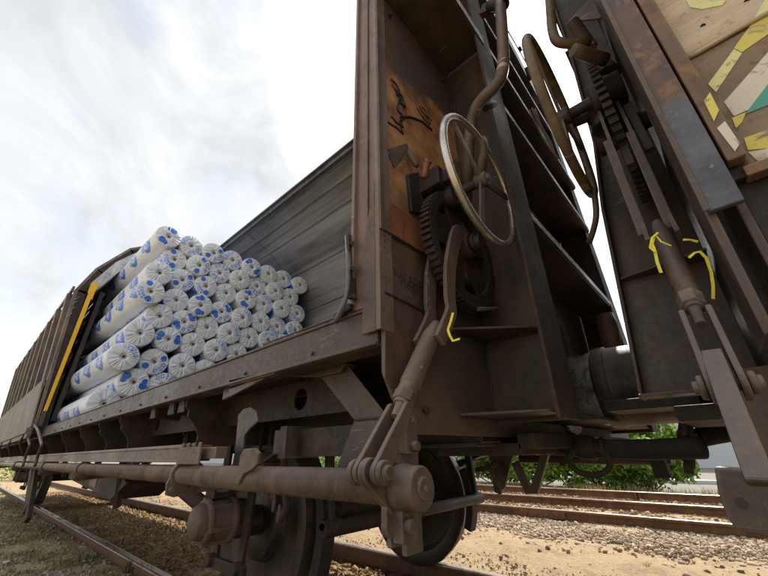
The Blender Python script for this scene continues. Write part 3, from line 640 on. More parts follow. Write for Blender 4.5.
# ---- lever mechanism: pin, fork, tube, hooked arms, toothed wheel, handwheel.  Used by both wagons.
def mechanism(par, uc, s, piv, t0, t1, hub, top, gear_c, hw_c, hw_r, wheelmat, tubemat, K=1.0):
    # uc: plane of the link; s: -1 the open wagon (outside is towards -u), +1 the other wagon
    def q(v, z, du=0): return (uc + du, v, z)
    d = Vector((t0[0] - piv[0], t0[1] - piv[1])); d.normalize()
    f0 = (t0[0] - d.x * .0, t0[1] - d.y * .0)
    fb_ = MB()
    for du in (-.030 * K, .018 * K): fb_.poly(*capsule(uc + du, piv, (f0[0] - d.x * .022, f0[1] - d.y * .022), .021, .013, .012 * K))
    fb_.build('fork', 'bar', par)
    pn = MB().cyl(q(piv[0], piv[1], -.052 * K), q(piv[0], piv[1], .052 * K), .013 * K, 20).cyl(q(piv[0], piv[1], -.044 * K), q(piv[0], piv[1], -.031 * K), .022 * K, 28).cyl(q(piv[0], piv[1], .031 * K), q(piv[0], piv[1], .043 * K), .024 * K, 28)
    pn.build('pivot_pin', 'bar', par, .001)
    L0 = math.hypot(t1[0] - t0[0], t1[1] - t0[1])
    MB().lathe(q(*t0), q(*t1), [(t_, r_ * K) for t_, r_ in [(-.045, .011), (-.012, .013), (-.012, .019), (.012, .021), (.012, .016), (.016, .023), (.04, .024), (.04, .021), (.05, .026), (L0 - .03, .026), (L0 - .01, .023), (L0 + .03, .015)]], 24).build('link_tube', tubemat, par, .001)
    MB().lathe(q(*t0), q(*t1), [(-.004, .012 * K), (-.004, .026 * K), (.022, .027 * K), (.022, .012 * K)], 6).build('lock_nut', 'bar', par, .0015)
    # hooked arms
    dx, dz = t1[0] - t0[0], t1[1] - t0[1]; l = math.hypot(dx, dz); dx, dz = dx / l, dz / l; nx, nz = -dz, dx
    P0 = (t1[0] - dx * .05, t1[1] - dz * .05); P1 = (t1[0] + dx * .07, t1[1] + dz * .07)
    mid1 = (P1[0] * .5 + hub[0] * .5 - .052, P1[1] * .42 + hub[1] * .58 - .02)
    path = [P0, P1, (P1[0] + .004, P1[1] + .05), mid1, (hub[0] - .06, hub[1] - .005), hub]
    def spline(path, n=8):
        out = []; pp = [path[0]] + list(path) + [path[-1]]
        for i in range(1, len(pp) - 2):
            for k in range(n):
                t = k / n; r = []
                for c in (0, 1):
                    a0, a1, a2, a3 = (pp[i + j][c] for j in (-1, 0, 1, 2))
                    r.append(.5 * (2 * a1 + (a2 - a0) * t + (2 * a0 - 5 * a1 + 4 * a2 - a3) * t * t + (3 * a1 - a0 - 3 * a2 + a3) * t ** 3))
                out.append(tuple(r))
        out.append(path[-1]); return out
    sp = spline(path); wl_, wr_ = [], []
    for i, p in enumerate(sp):
        a = sp[max(0, i - 1)]; b_ = sp[min(len(sp) - 1, i + 1)]; ex, ez = b_[0] - a[0], b_[1] - a[1]; L_ = math.hypot(ex, ez); ex, ez = ex / L_, ez / L_
        w = (.019 + .012 * (i / len(sp))) * (.5 + .5 * K); wl_.append((p[0] - ez * w, p[1] + ex * w)); wr_.append((p[0] + ez * w, p[1] - ex * w))
    for du in (-.042 * K, .030 * K):
        ab = MB(); ab.poly([(uc + du, *p) for p in wl_] + [(uc + du, *p) for p in wr_[::-1]], (.012 * K, 0, 0))
        ab.build('hooked_arm', tubemat if s < 0 else 'brown', par, .0015)
    # toothed wheel with openings
    R_ = .225; n = 62; gw = .034 * K
    ring_o, ring_i = [], []
    g = MB(); pts = []
    for k in range(n):
        for f, rr in ((0, R_), (.45, R_), (.52, R_ - .013), (.93, R_ - .013)):
            t = 2 * math.pi * (k + f) / n; pts.append((gear_c[0] + rr * math.cos(t), gear_c[1] + rr * math.sin(t)))
    m_ = len(pts); vo = [[g.bm.verts.new(W((uc + s_ * gw / 2, *p))) for p in pts] for s_ in (-1, 1)]
    inn = [(gear_c[0] + .180 * math.cos(2 * math.pi * k / m_), gear_c[1] + .180 * math.sin(2 * math.pi * k / m_)) for k in range(m_)]
    vi = [[g.bm.verts.new(W((uc + s_ * gw / 2, *p))) for p in inn] for s_ in (-1, 1)]
    for k in range(m_):
        j = (k + 1) % m_
        g.bm.faces.new((vo[0][k], vo[1][k], vo[1][j], vo[0][j])); g.bm.faces.new((vi[0][k], vi[0][j], vi[1][j], vi[1][k]))
        g.bm.faces.new((vo[0][k], vo[0][j], vi[0][j], vi[0][k])); g.bm.faces.new((vo[1][k], vi[1][k], vi[1][j], vo[1][j]))
    g.build('toothed_wheel', 'dark' if s < 0 else 'under', par, .001)
    sp_ = MB()
    for k in range(5):
        t = 2 * math.pi * k / 5 + .5; t2 = t + .42
        sp_.poly([(uc - .006, gear_c[0] + r * math.cos(a), gear_c[1] + r * math.sin(a)) for r, a in ((.03, t - .9), (.09, t - .42), (.182, t - .33), (.182, t + .33), (.09, t + .42), (.03, t + .9))], (.012, 0, 0))
    sp_.cyl(q(*gear_c, -.05), q(*gear_c, .06), .045, 28).cyl(q(*gear_c, -.085), q(*gear_c, -.05), .026, 20).cyl(q(*gear_c, -.065), q(*gear_c, -.05), .036, 6).build('wheel_web', 'under', par, .0015)
    # lower return wheel, pinion block and bearing
    hu, hv, hz = hw_c
    MB().cyl((hu, hv, hz), (uc + .05 * (-s), hv, hz), .017, 16).cyl((uc + .03, hv, hz), (uc - .05, hv, hz), .045, 14).build('pinion_shaft', 'under', par, .001)
    # handwheel
    hwl = MB().torus_u(hw_c, hw_r, .0125, 84, 14); ho = hwl.build('handwheel', wheelmat, par, 0)
    for k, a in enumerate((2.35, 2.35 + 2.094, 2.35 + 4.188)):
        ca, sa = math.cos(a), math.sin(a)
        MB().beam((hu, hv + .02 * ca, hz + .02 * sa), (hu, hv + (hw_r - .005) * ca, hz + (hw_r - .005) * sa), .008, .026, (0, -sa, ca)).build('spoke', 'bar' if s < 0 else 'rustwheel', ho, .0015)
    MB().cyl((hu - .022, hv, hz), (hu + .022, hv, hz), .026, 20).cyl((hu - .03, hv, hz), (hu + .03, hv, hz), .014, 6).build('hub', 'bar', ho, .001)
mechanism(A, .535, -1, PIV, (.652, .905), (.80, 1.105), (1.0, 1.485), None, (1.02, 1.465), (.385, .95, 1.65), .236, 'bright', 'pipe')
# gear housing, pinion block, pawl details above the toothed wheel
MB().box((.50, .598), (.86, .95), (1.66, 1.74)).box((.47, .50), (.88, .92), (1.67, 1.72)).build('gear_housing', 'dark', A, .004)
MB().poly([U(408, 174, .585), U(419, 172, .585), U(426, 214, .585), U(412, 211, .585)], (.012, 0, 0)).build('backing_strip', 'dark', A)
MB().cyl(U(424, 178, .52), U(427, 163, .50), .012, 12).cyl(U(427, 163, .50), U(429, 160, .49), .014, 12).build('grease_nipple', 'orange', A, .001)
MB().poly([U(387, 149, .592), U(407, 143, .592), U(409, 148, .592), U(395, 166, .592)], (.006, 0, 0)).build('tag_plate', 'bar', A, .001)
MB().lathe(U(408, 152, .58), U(419, 169, .56), [(0, .008), (.01, .012), (.06, .012), (.07, .008)], 12).build('stop_bolt', 'bar', A, .001)
MB().cyl(U(478, 309, .52), U(497, 309, .50), .008, 10).build('stop_pin', 'bar', A, .001)
MB().torus_u((.56, 1.07, 1.38), .13, .016, 48, 8).cyl((.59, 1.07, 1.38), (.53, 1.07, 1.38), .04, 20).build('return_wheel', 'dark', A, 0)
# bent tube and its upper end
tb_ = MB().tube([V(466, 205, 1.02), V(470, 125, .98), V(477, 103, .95), V(500, 83, .93), V(504, 62, .92), V(501, 14, .93), V(500, 3, .95)], .0215, 18, .06)
tb_.build('bent_tube', 'pipe', A, 0)
MB().cyl(V(489, 6, .95), V(506, 4, .95), .022, 12).beam(V(482, 12, .98), V(505, 1, .98), .03, .05).build('tube_bracket', 'dark', A)
MB().tube([V(480, 178, 1.0), V(484, 150, 1.0), V(482, 140, 1.02)], .018, 12, .03).build('short_stub', 'rustwheel', A, 0)
MB().cyl(V(494, 104, 1.1), V(485, 108, 1.0), .016, 6).build('tube_bolt', 'dark', A, .001)
MB().poly([(.598, .98, 3.4), (.598, 1.18, 3.4), (.598, 1.22, 2.81), (.598, 1.05, 2.81)], (-.02, 0, 0)).build('upper_plate', 'pipe', A)
# film-wrapped strap and lashing ring on the post
st = MB().tube([V(347, 236, .64), V(349, 262, .63), V(348, 290, .62), V(343, 308, .62), V(336, 322, .63)], lambda t: .0075 + .002 * math.sin(t * 9), 7, .03)
st.build('lashing_strap', 'film', A, 0)
st2 = MB().beam(V(351, 236, .645), V(353, 300, .645), .012, .035, (0, 1, 0)); st2.cyl(V(352, 243, .64), V(352, 243, .62), .007, 8).cyl(V(353, 268, .64), V(353, 268, .62), .007, 8).cyl(V(354, 296, .64), V(354, 296, .62), .007, 8)
st2.beam(V(336, 318, .65), V(352, 306, .65), .02, .02); st2.build('strap_bar', 'dark', A)
# small handle / spindle seen against the sky
MB().cyl(U(508, 31, .34), U(528, 66, .36), .004, 8).cyl(U(519, 47, .34), U(521, 51, .34), .012, 10).cyl(U(526, 68, .36), U(530, 80, .36), .013, 8).build('spindle', 'dark', A, 0)
# writing on the end wall
def scribble(pts, r, u=.5975, m='ink', par=A, name='marker_line'):
    MB().tube([U(x, y, u) for x, y in pts], r, 5, .01).build(name, m, par, 0)
scribble([(391, 79), (396, 84), (400, 92), (396, 94), (402, 99), (398, 101), (406, 108), (402, 96), (394, 88), (400, 97), (397, 110), (405, 118), (399, 121), (404, 128), (396, 122), (391, 116)], .0035)
scribble([(392, 84), (401, 99), (404, 110)], .002)
scribble([(388, 122), (397, 128), (404, 135), (400, 126), (403, 119)], .003)
scribble([(400, 117), (410, 117), (421, 121), (432, 130)], .0045)
scribble([(419, 106), (424, 114), (428, 119), (431, 124)], .002); scribble([(421, 106), (425, 110), (427, 116), (432, 121)], .002); scribble([(417, 108), (422, 116), (430, 125)], .0018)
def lettering(txt, p, size, ang=0.0, m='ink', par=A):
    c = D.curves.new('lettering', 'FONT'); c.body = txt; c.size = size; c.extrude = .0006; c.offset = -.0006
    tmp = D.objects.new('lettering_tmp', c); COL.objects.link(tmp); dg = bpy.context.evaluated_depsgraph_get(); dg.update()
    me = D.meshes.new_from_object(tmp.evaluated_get(dg)); D.objects.remove(tmp)
    o = D.objects.new('lettering', me); COL.objects.link(o); me.materials.clear(); me.materials.append(M[m])
    # text x -> +Y(v), text y -> +Z, facing +X (towards -u)
    Rm = Matrix(((0, 0, 1, 0), (1, 0, 0, 0), (0, 1, 0, 0), (0, 0, 0, 1))) @ Matrix.Rotation(ang, 4, 'Z')
    me.transform(Matrix.Translation(W(p)) @ Rm); o.parent = par; me.transform(Matrix.Translation(-par.location))
lettering('nur spo-', U(391, 273, .5985), .05, 0, 'fadedink'); lettering('riegeln', U(400, 285, .5985), .05, 0, 'fadedink')
# weld beads along the joints
def weld(p0, p1, r=.0045, par=A):
    a, b = Vector(p0), Vector(p1); n = max(6, int((b - a).length / .008))
    MB().tube([tuple(a.lerp(b, k / n) + Vector((random.uniform(-.0008, .0008), random.uniform(-.0008, .0008), random.uniform(-.0008, .0008)))) for k in range(n + 1)], lambda t: r * (.8 + .35 * abs(math.sin(t * n * 1.3)) + random.uniform(-.1, .15)), 6).build('weld_bead', 'under', par, 0)
weld((.597, 1.238, .90), (.597, 1.238, 2.7)); weld((.597, .69, 2.725), (.597, 1.23, 2.725)); weld((.597, 1.0, 1.166), (.597, 1.236, 1.166)); weld((.592, 1.237, 1.168), (.385, 1.237, 1.168))
weld((.597, 1.0, .892), (.597, 1.236, .892)); weld((.592, 1.237, .893), (.37, 1.237, .893)); weld(U(384, 292, .592), U(424, 311, .592)); weld(U(382, 229, .592), U(430, 257, .592)); weld(V(355, 420, .798), V(386, 417.5, .798), .004)
weld((.70, .656, 1.173), (1.2, .652, 1.173), .003); weld((.597, .668, 1.2), (.597, .668, 2.7), .005)
for p in [(.597, .74, .96), (.597, .82, .90), (.597, .74, 2.62), (.597, 1.17, 2.62)]: MB().cyl(p, (p[0] - .012, p[1], p[2]), .011, 6).build('bolt', 'under', A, .001)
for k in range(14): u = .9 + k * .42; MB().cyl((u, .661, 1.085), (u, .652, 1.085), .007, 8).build('sill_rivet', 'brown', A, .001)
# ---- running gear
def wheelset(u, par, detail=True):
    for v, s in ((1.36, -1), (2.80, 1)):
        # s: outside direction. flange on the inner side
        R_ = .46; pr_ = [(-.065, .10), (-.065, .19), (-.02, .20), (.0, .36), (-.055, .395), (-.06, R_ + .028), (-.035, R_ + .03), (-.022, R_ + .006), (.07, R_), (.075, .40), (.03, .375), (.02, .21), (.075, .19), (.078, .10)]
        c = (u, v, R_); d = (u, v + s, R_)
        w = MB().lathe(c, d, pr_, 64); w.build('wheel', 'wheelsteel', par, .002)
    MB().cyl((u, 1.0, .46), (u, 3.14, .46), .075, 28).build('axle', 'dark', par, 0)
M['wheelsteel'] = steel('wheel_steel', (.06, .046, .037), dark=(.03, .024, .02), rust=(.13, .07, .04), rust_amt=.5, rough=.4, metal=.25, dust_amt=.4)
wheelset(2.18, A); wheelset(10.6, A)
def axlebox(u, v, s, par):
    def p(dv): return (u, v + s * dv, .50)
    b = MB().lathe(p(0), p(1), [(-.012, .0), (-.012, .062), (-.004, .072), (.022, .082), (.03, .082), (.032, .098), (.05, .104), (.055, .092), (.075, .094), (.15, .096), (.155, .112), (.175, .114), (.178, .09), (.25, .085)], 40)
    for k in range(6):
        a = k * math.pi / 3 + .3; c, s_ = math.cos(a) * .1, math.sin(a) * .1
        b.beam((u + c, v + s * .035, .50 + s_), (u + c, v + s * .165, .50 + s_), .022, .016)
        b.cyl((u + c * .98, v + s * .155, .50 + s_ * .98), (u + c * .98, v + s * .195, .50 + s_ * .98), .012, 6)
    b.build('axlebox', 'boxsteel', par, .0015)
    # guard plates, leaf spring, shackles
    for d in (-1, 1):
        MB().poly([(u + d * .13, v + s * .19, 1.06), (u + d * .20, v + s * .19, 1.06), (u + d * .19, v + s * .19, .60), (u + d * .15, v + s * .19, .28), (u + d * .11, v + s * .19, .28), (u + d * .13, v + s * .19, .60)], (0, s * .02, 0)).build('guard_plate', 'under', par)
    MB().beam((u - .19, v + s * .19, .29), (u + .19, v + s * .19, .29), .03, .05).cyl((u - .14, v + s * .15, .30), (u - .14, v + s * .21, .30), .03, 14).cyl((u + .14, v + s * .15, .30), (u + .14, v + s * .21, .30), .03, 14).build('guard_tie', 'under', par)
    lf = MB()
    for k in range(5):
        hl = .58 - k * .10; n = 14; top = []; 
        pts = [(u - hl + 2 * hl * i / n, v + s * .06, .70 - k * .015 + .12 * ((2 * i / n - 1) * hl / .58) ** 2) for i in range(n + 1)]
        lo = [(a, b_, z - .013) for a, b_, z in pts][::-1]; lf.poly(pts + lo, (0, s * .09, 0))
    lf.box((u - .05, u + .05), tuple(sorted((v + s * .05, v + s * .16))), (.60, .75)); lf.build('leaf_spring', 'under', par)
    for d in ((-1, 1) if (u, s) != (2.10, 1) else (1,)):
        sh = MB()
        x = u + d * .60
        for j, zz in enumerate((.80, .90, .99)):
            n = 20; sh.tube([(x + d * .02 * j + .022 * math.cos(2 * math.pi * k / n), v + s * .10 + (.012 if j % 2 else 0), zz + .055 * math.sin(2 * math.pi * k / n)) for k in range(n)], .010, 8, closed=True)
        sh.build('spring_shackle', 'under', par, 0)
        MB().box((min(x, x + d * .06), max(x, x + d * .06)), tuple(sorted((v + s * .04, v + s * .18))), (1.0, 1.07)).build('shackle_bracket', 'under', par)
M['boxsteel'] = steel('axlebox_paint', (.15, .10, .078), dark=(.10, .068, .052), rust=(.2, .12, .07), rust_amt=.35, rough=.5)
axlebox(2.10, .90, 1, A); axlebox(10.6, .90, 1, A); axlebox(2.15, 3.24, -1, A); axlebox(10.6, 3.24, -1, A)
# chain-like slack linkage next to the spring
ch = MB()
for k, (x, y) in enumerate([(272, 482), (271, 492), (274, 503), (277, 514)]):
    p = V(x, y, 1.02); n = 18; r1_, r2_ = (.014, .03)
    ch.tube([(p[0] + r1_ * math.cos(2 * math.pi * i / n), p[1] + (.01 if k % 2 else 0) + .006 * math.cos(2 * math.pi * i / n), p[2] + r2_ * math.sin(2 * math.pi * i / n)) for i in range(n)], .007, 8, closed=True)
ch.build('chain', 'bar', A, 0)
MB().tube([V(280, 470, 1.0), V(284, 490, 1.0), V(287, 505, 1.0), V(281, 520, 1.0)], .014, 10, .04).tube([V(283, 452, 1.0), V(285, 470, 1.0)], .016, 10).build('brake_rod', 'under', A, 0)
# brake gear at the wheels and hanging brackets
def brake_shoe(u, v, d, par):
    pts = []; R_ = .475
    for k in range(9): a = -.42 + .84 * k / 8; pts.append((u + d * R_ * math.cos(a), v - .04, .46 + R_ * math.sin(a)))
    for k in range(8, -1, -1): a = -.42 + .84 * k / 8; pts.append((u + d * (R_ + .055) * math.cos(a), v - .04, .46 + (R_ + .055) * math.sin(a)))
    MB().poly(pts, (0, .08, 0)).build('brake_shoe', 'dark', par)
    MB().beam((u + d * (R_ + .06), v, .46), (u + d * (R_ + .02), v, 1.0), .03, .05).cyl((u + d * (R_ + .07), v - .06, .48), (u + d * (R_ + .07), v + .06, .48), .025, 12).build('brake_hanger', 'dark', par)
for d in (-1, 1):
    for v in (1.36, 2.80): brake_shoe(2.15, v, d, A)
    MB().cyl((2.15 + d * .55, 1.3, .46), (2.15 + d * .55, 2.86, .46), .035, 16).build('brake_beam', 'under', A, 0)
br = MB().poly([V(488, 450, 2.2), V(514, 450, 2.2), V(505, 486, 2.2), V(500, 495, 2.2), V(494, 492, 2.2)], (0, .02, 0)).poly([V(541, 452, 2.0), V(549, 452, 2.0), V(537, 494, 2.0), V(528, 494, 2.0)], (0, .03, 0)).beam(V(515, 462, 2.1), V(530, 493, 2.1), .03, .04).beam(V(486, 462, 2.1), V(503, 490, 2.1), .02, .03)
br.build('hanging_bracket', 'brown', A)
MB().box((.55, .9), (1.3, 2.9), (.78, .82)).box((.50, .56), (1.3, 2.9), (.80, .85)).build('cross_beam', 'dark', A)
MB().tube([V(476, 470, 1.9), V(489, 468, 1.9), V(496, 462, 1.9)], .012, 8, .03).build('brake_eye', 'under', A, 0)
# black reservoir and pedals on the left, under the guide rail
MB().poly([(5.6, .92, .73), (3.75, .92, .73), (3.45, .92, .62), (3.75, .92, .50), (5.6, .92, .60)], (0, .35, 0)).build('tool_box', 'under', A, .004)
MB().poly([(4.6, .915, .73), (4.35, .915, .73), (4.3, .915, .56), (4.55, .915, .57)], (0, .006, 0)).build('warning_plate', 'shellside', A, .001)
MB().beam((8.1, .86, .72), (7.2, .86, .2), .06, .14).beam((7.35, .82, .7), (6.9, .86, .1), .05, .1).build('foot_step', 'under', A)
MB().beam((3.2, 1.5, .7), (3.0, 1.5, .25), .03, .06).cyl((3.2, 1.2, .6), (2.7, 1.2, .5), .05, 14).build('brake_lever', 'under', A)
for k in range(7):
    u = 3.6 + k * 1.2
    MB().beam((u, .90 + .1 * (k % 2), .80), (u + .05, .95, .45 + .08 * (k % 3)), .03, .05).cyl((u, .9, .72), (u - .3, .95, .66), .03, 10).build('rigging_rod', 'dark', A)
# ---- inner lining of the far shell, seen above the load
fp = [(3.46, 1.135), (3.48, 3.12), (3.16, 3.72), (2.72, 4.10), (2.24, 4.30)]
fs = MB()
for a, b in zip(fp[:-1], fp[1:]):
    nx_, nz_ = (b[1] - a[1]), -(b[0] - a[0]); l = math.hypot(nx_, nz_); nx_, nz_ = nx_ / l * .03, nz_ / l * .03
    fs.poly([(.78, a[0], a[1]), (14.0, a[0], a[1]), (14.0, b[0], b[1]), (.78, b[0], b[1])], (0, nx_, nz_))
fo = fs.build('far_sliding_wall', 'alu', A, 0)
rb = MB()
for (a, b, t) in ((fp[2], fp[3], .0), (fp[3], fp[4], .0), (fp[1], fp[2], .0), (fp[3], fp[4], .93), (fp[3], fp[4], .55)):
    v = a[0] + (b[0] - a[0]) * t; z = a[1] + (b[1] - a[1]) * t; rb.beam((.79, v - .012, z - .012), (13.9, v - .012, z - .012), .035, .02, (0, -.5, -1))
rb.build('roof_seam', 'alu', fo)
eb = MB().box((.76, 14.0), (2.185, 2.235), (4.245, 4.345)).box((.76, 14.0), (2.15, 2.185), (4.315, 4.34)); eb.build('ridge_beam', 'blue', fo)
for k in range(2): 
    u = 5.2 + k * 4.4; w = MB()
    for a, b in zip(fp[:-1], fp[1:]): w.beam((u, a[0] - .006, a[1] - .006), (u, b[0] - .006, b[1] - .006), .012, .01, (0, -(b[1] - a[1]), b[0] - a[0]))
    w.build('panel_joint', 'alu', fo)
# ---- near shell, slid back over the other half
US, UE = 6.5, 14.4
np_ = [(.555, 1.16), (.46, 3.05), (.60, 3.45), (.93, 3.95), (1.45, 4.30), (2.12, 4.46)]
ns = empty('near', (0, 0, 0), '', ''); D.objects.remove(ns)
def shell_strip(pr_, u0, u1, off, name, m, par, th=.03):
    b = MB()
    for a, c in zip(pr_[:-1], pr_[1:]):
        nx_, nz_ = (c[1] - a[1]), -(c[0] - a[0]); l = math.hypot(nx_, nz_); nx_, nz_ = nx_ / l, nz_ / l
        b.poly([(u0, a[0] + nx_ * off, a[1] + nz_ * off), (u1, a[0] + nx_ * off, a[1] + nz_ * off), (u1, c[0] + nx_ * off, c[1] + nz_ * off), (u0, c[0] + nx_ * off, c[1] + nz_ * off)], (0, nx_ * th, nz_ * th))
    return b.build(name, m, par, 0)
sh = shell_strip(np_, US, UE, .03, 'near_sliding_wall', 'dark', A, .02)
shell_strip(np_, US - .02, US + .10, -.005, 'shell_edge', 'shellside', sh, .034)
shell_strip(np_, US - .012, US + .05, .03, 'edge_frame', 'dark', sh, .10)
ip = [(.665, 1.25), (.72, 3.10), (1.20, 3.72), (1.65, 3.98), (2.1, 4.08)]
MB().poly([U(x, y, US - .085) for x, y in [(90, 289), (94.5, 290), (47, 411), (43.3, 411)]], (.03, 0, 0)).build('yellow_edge_strip', 'yellow', sh)
MB().poly([U(x, y, US - .084) for x, y in [(47, 410.5), (43, 410.5), (38, 426), (42, 426)]], (.03, 0, 0)).build('edge_strip_foot', 'bar', sh)
MB().poly([U(91, 284, US - .09), U(96, 281, US - .09), U(99, 285, US - .09), U(95, 292, US - .09), U(92, 300, US - .09), U(88, 292, US - .09)], (.028, 0, 0)).build('yellow_edge_strip', 'yellow', sh)
MB().poly([U(91, 283, US - .06), U(116, 262, US - .06), U(135, 253, US - .06), U(176, 243, US - .06), U(178, 252, US - .06), U(137, 263, US - .06), U(119, 272, US - .06), U(97, 290, US - .06)], (.3, 0, 0)).build('bow', 'alulight', sh)
shell_strip(ip[:2], US - .02, US + .35, .03, 'bow_leg', 'dark', sh, .05)
# white scratches near the top of the shell edge
for x, y in ((74, 302), (72, 308), (76, 298), (69, 314)):
    MB().beam(U(x - 2, y + 2, US - .016), U(x + 3, y - 1, US - .016), .004, .02, (1, 0, 0)).build('paint_scratch', 'alulight', sh, 0)
# outside ribs and bottom panel of the shell
for k in range(9):
    u = US + .14 + k * .88
    MB().poly([(u, .545, 1.765), (u, .462, 3.02), (u, .40, 3.02), (u, .49, 1.765)], (.13, 0, 0)).build('side_rib', 'shellside', sh, .004)
MB().poly([(US, .545, 1.17), (UE, .545, 1.17), (UE, .50, 1.76), (US, .50, 1.76)], (0, -.018, 0)).build('bottom_panel', 'shellside', sh, .004)
MB().box((US, UE), (.50, .56), (1.10, 1.16)).box((US, UE), (.52, .56), (1.04, 1.10)).build('bottom_rail', 'shellside', sh)
sl_ = MB()
for k in range(8): sl_.box((US + .55 + k * .95, US + .75 + k * .95), (.515, .53), (1.42, 1.45))
sl_.build('panel_slot', 'ink', sh, 0)
MB().beam((US, .435, 3.06), (UE, .435, 3.06), .03, .07).build('eaves_rail', 'shellside', sh)
for k in range(5):
    u = US + .3 + k * 1.6
    MB().tube([(u, .53, 1.12), (u - .05, .50, 1.0), (u - .02, .56, .90), (u + .04, .60, .84)], .015, 8, .04).build('roller_hook', 'under', sh, 0)

# far end of the wagon
MB().poly([(14.5, v, z) for v, z in prof], (.012, 0, 0)).build('end_wall', 'brown', A)

# ---- coupling gear between the wagons
cb = MB().lathe((.598, VC, 1.07), (.415, VC, 1.07), [(0, .21), (.02, .21), (.02, .172), (.15, .168), (.16, .176), (.183, .176)], 40).build('buffer', 'greased', A, .002)

# ================================================================== SECOND WAGON
B = empty('freight_wagon', (-5.0, VC, 0), 'second brown freight wagon at right with graffiti on its plank side', 'freight wagon')
BU = -.095
profB = [(.70, 1.0), (.70, 3.15), (.98, 3.8), (1.5, 4.2), (2.07, 4.35), (2.64, 4.2), (3.16, 3.8), (3.46, 3.15), (3.46, .9), (.75, .9)]
MB().poly([(BU - .012, v, z) for v, z in profB], (-.012, 0, 0)).build('end_wall', 'brown', B)
# corner post: upper part red brown, lower part repainted blue grey
MB().box((-.112, -.070), (.652, .664), (1.118, 3.2)).build('corner_post', 'postB', B)
MB().box((-.080, -.068), (.665, .80), (.93, 3.2)).build('post_flange', 'brown', B)
MB().box((-.074, -.066), (.646, .652), (1.118, 3.2)).build('post_edge', 'bar', B)
MB().beam((-.127, .668, 1.19), (-.127, .668, 3.2), .022, .026, (0, 1, 0)).build('door_frame', 'frame', B, .004)
MB().poly([(-.13, .674, 1.165), (-.13, .70, 1.165), (-5, .70, 1.165), (-5, .674, 1.165)], (0, 0, .018)).build('door_frame_sill', 'frame', B)
SZ = V(693, 53, .68)[2]
sd_ = MB()
for k in range(8): sd_.box((-8, -.139), (.685 + .0015 * (k % 2), .72), (SZ + .005 + k * .235, SZ + .236 + k * .235))
wallB = sd_.build('side_planks', 'wood_pale', B, .004)
sd2 = MB().box((-8, -.139), (.688, .72), (1.184, SZ - .003)); wall2 = sd2.build('side_planks', 'wood_brown', B, .004)
MB().tube([(-.14, .686, SZ), (-.17, .682, SZ - .002), (-.21, .684, SZ + .002), (-.5, .683, SZ - .001), (-2, .684, SZ)], .004, 8, .02).build('plank_seam', 'wood_pale', wallB, 0)
MB().lathe(V(703, 26, .6845), V(703, 26, .70), [(0, .004), (.0006, .004)], 14).build('plank_hole', 'ink', wallB, 0)
MB().lathe(V(747, 1, .6845), V(747, 1, .70), [(0, .004), (.0006, .004)], 14).build('plank_hole', 'ink', wallB, 0)
def paint(pts, m, par, v=.686):
    MB().poly([V(x, y, v) for x, y in pts], (0, .0015, 0)).build('graffiti_paint', m, par, 0)
paint([(686, 0), (726, 0), (722, 5), (702, 9), (690, 7)], 'sp_pale', wallB, .6835)
paint([(768, -6), (752, 22), (768, 14), (790, -12)], 'sp_pale', wallB, .6835)
paint([(752, 23), (768, 15), (790, 4), (780, 22), (768, 34), (742, 52), (734, 48)], 'sp_yellow', wall2, .6865)
paint([(734, 49), (742, 53), (716, 92), (708, 84)], 'sp_pale', wall2, .6865)
paint([(790, 34), (768, 52), (724, 102), (734, 116), (752, 108), (790, 80)], 'sp_cream', wall2, .6865)
paint([(790, 76), (768, 84), (745, 114), (768, 105), (790, 98)], 'sp_teal', wall2, .6862)
paint([(732, 118), (746, 112), (742, 122), (736, 128)], 'sp_yellow', wall2, .6862)
paint([(744, 138), (790, 122), (790, 136), (768, 148), (748, 150)], 'sp_yellow', wall2, .6865)
paint([(748, 152), (765, 149), (790, 140), (790, 152), (760, 163)], 'sp_cream', wall2, .6865)
fp_ = MB().poly([V(704, 101, .653), V(710, 92, .653), V(719, 110, .653), V(714, 121, .653)], (0, .002, 0)).build('graffiti_paint', 'sp_yellow', B, 0)
fp2 = MB().poly([V(717, 128, .653), V(725, 121, .653), V(740, 143, .653), V(735, 151, .653)], (0, .002, 0)).build('graffiti_paint', 'sp_cream', B, 0)
MB().box((-.139, -.105), (.684, .70), (1.17, 3.2)).build('inner_frame', 'dark', B)
MB().box((-8, -.118), (.705, .728), (1.06, 1.183)).build('side_sill', 'dark', B)
MB().box((-8, -.14), (.86, .93), (.98, 1.12)).build('side_sill', 'dark', B)
MB().box((-8, -.12), (.73, 3.3), (1.125, 1.16)).build('floor', 'dark', B)
MB().box((-8, -.32), (1.1, 1.2), (.55, 1.12)).build('longitudinal_web', 'dark', B)
# webs of the end stanchions
wz = [V(573, 60, 1.28), V(597, 148, 1.28), V(604, 213, 1.28), V(629, 326, 1.28), V(644, 400, 1.28)]
wp = [(BU, 1.28, wz[-1][2]), (wz[-1][0], 1.28, wz[-1][2]), (wz[3][0], 1.28, wz[3][2]), (wz[2][0] - .004, 1.28, wz[2][2]), (wz[1][0], 1.28, wz[1][2]), (wz[0][0], 1.28, wz[0][2]), (.0, 1.28, 3.9), (BU, 1.28, 3.9)]
MB().poly(wp, (0, .01, 0)).build('stanchion_web', 'brown', B)
fl = MB()
for a, b in zip(wp[1:-2], wp[2:-1]): fl.beam((a[0], 1.27, a[2]), (b[0], 1.27, b[2]), .06, .010, (1, 0, 0))
fl.build('stanchion_flange', 'brown', B)
MB().poly([(BU, 1.20, wz[-1][2] + .001), (wz[-1][0], 1.20, wz[-1][2] + .001), (wz[-1][0], 1.29, wz[-1][2] + .001), (BU, 1.29, wz[-1][2] + .001)], (0, 0, .008)).build('gusset', 'brown', B)
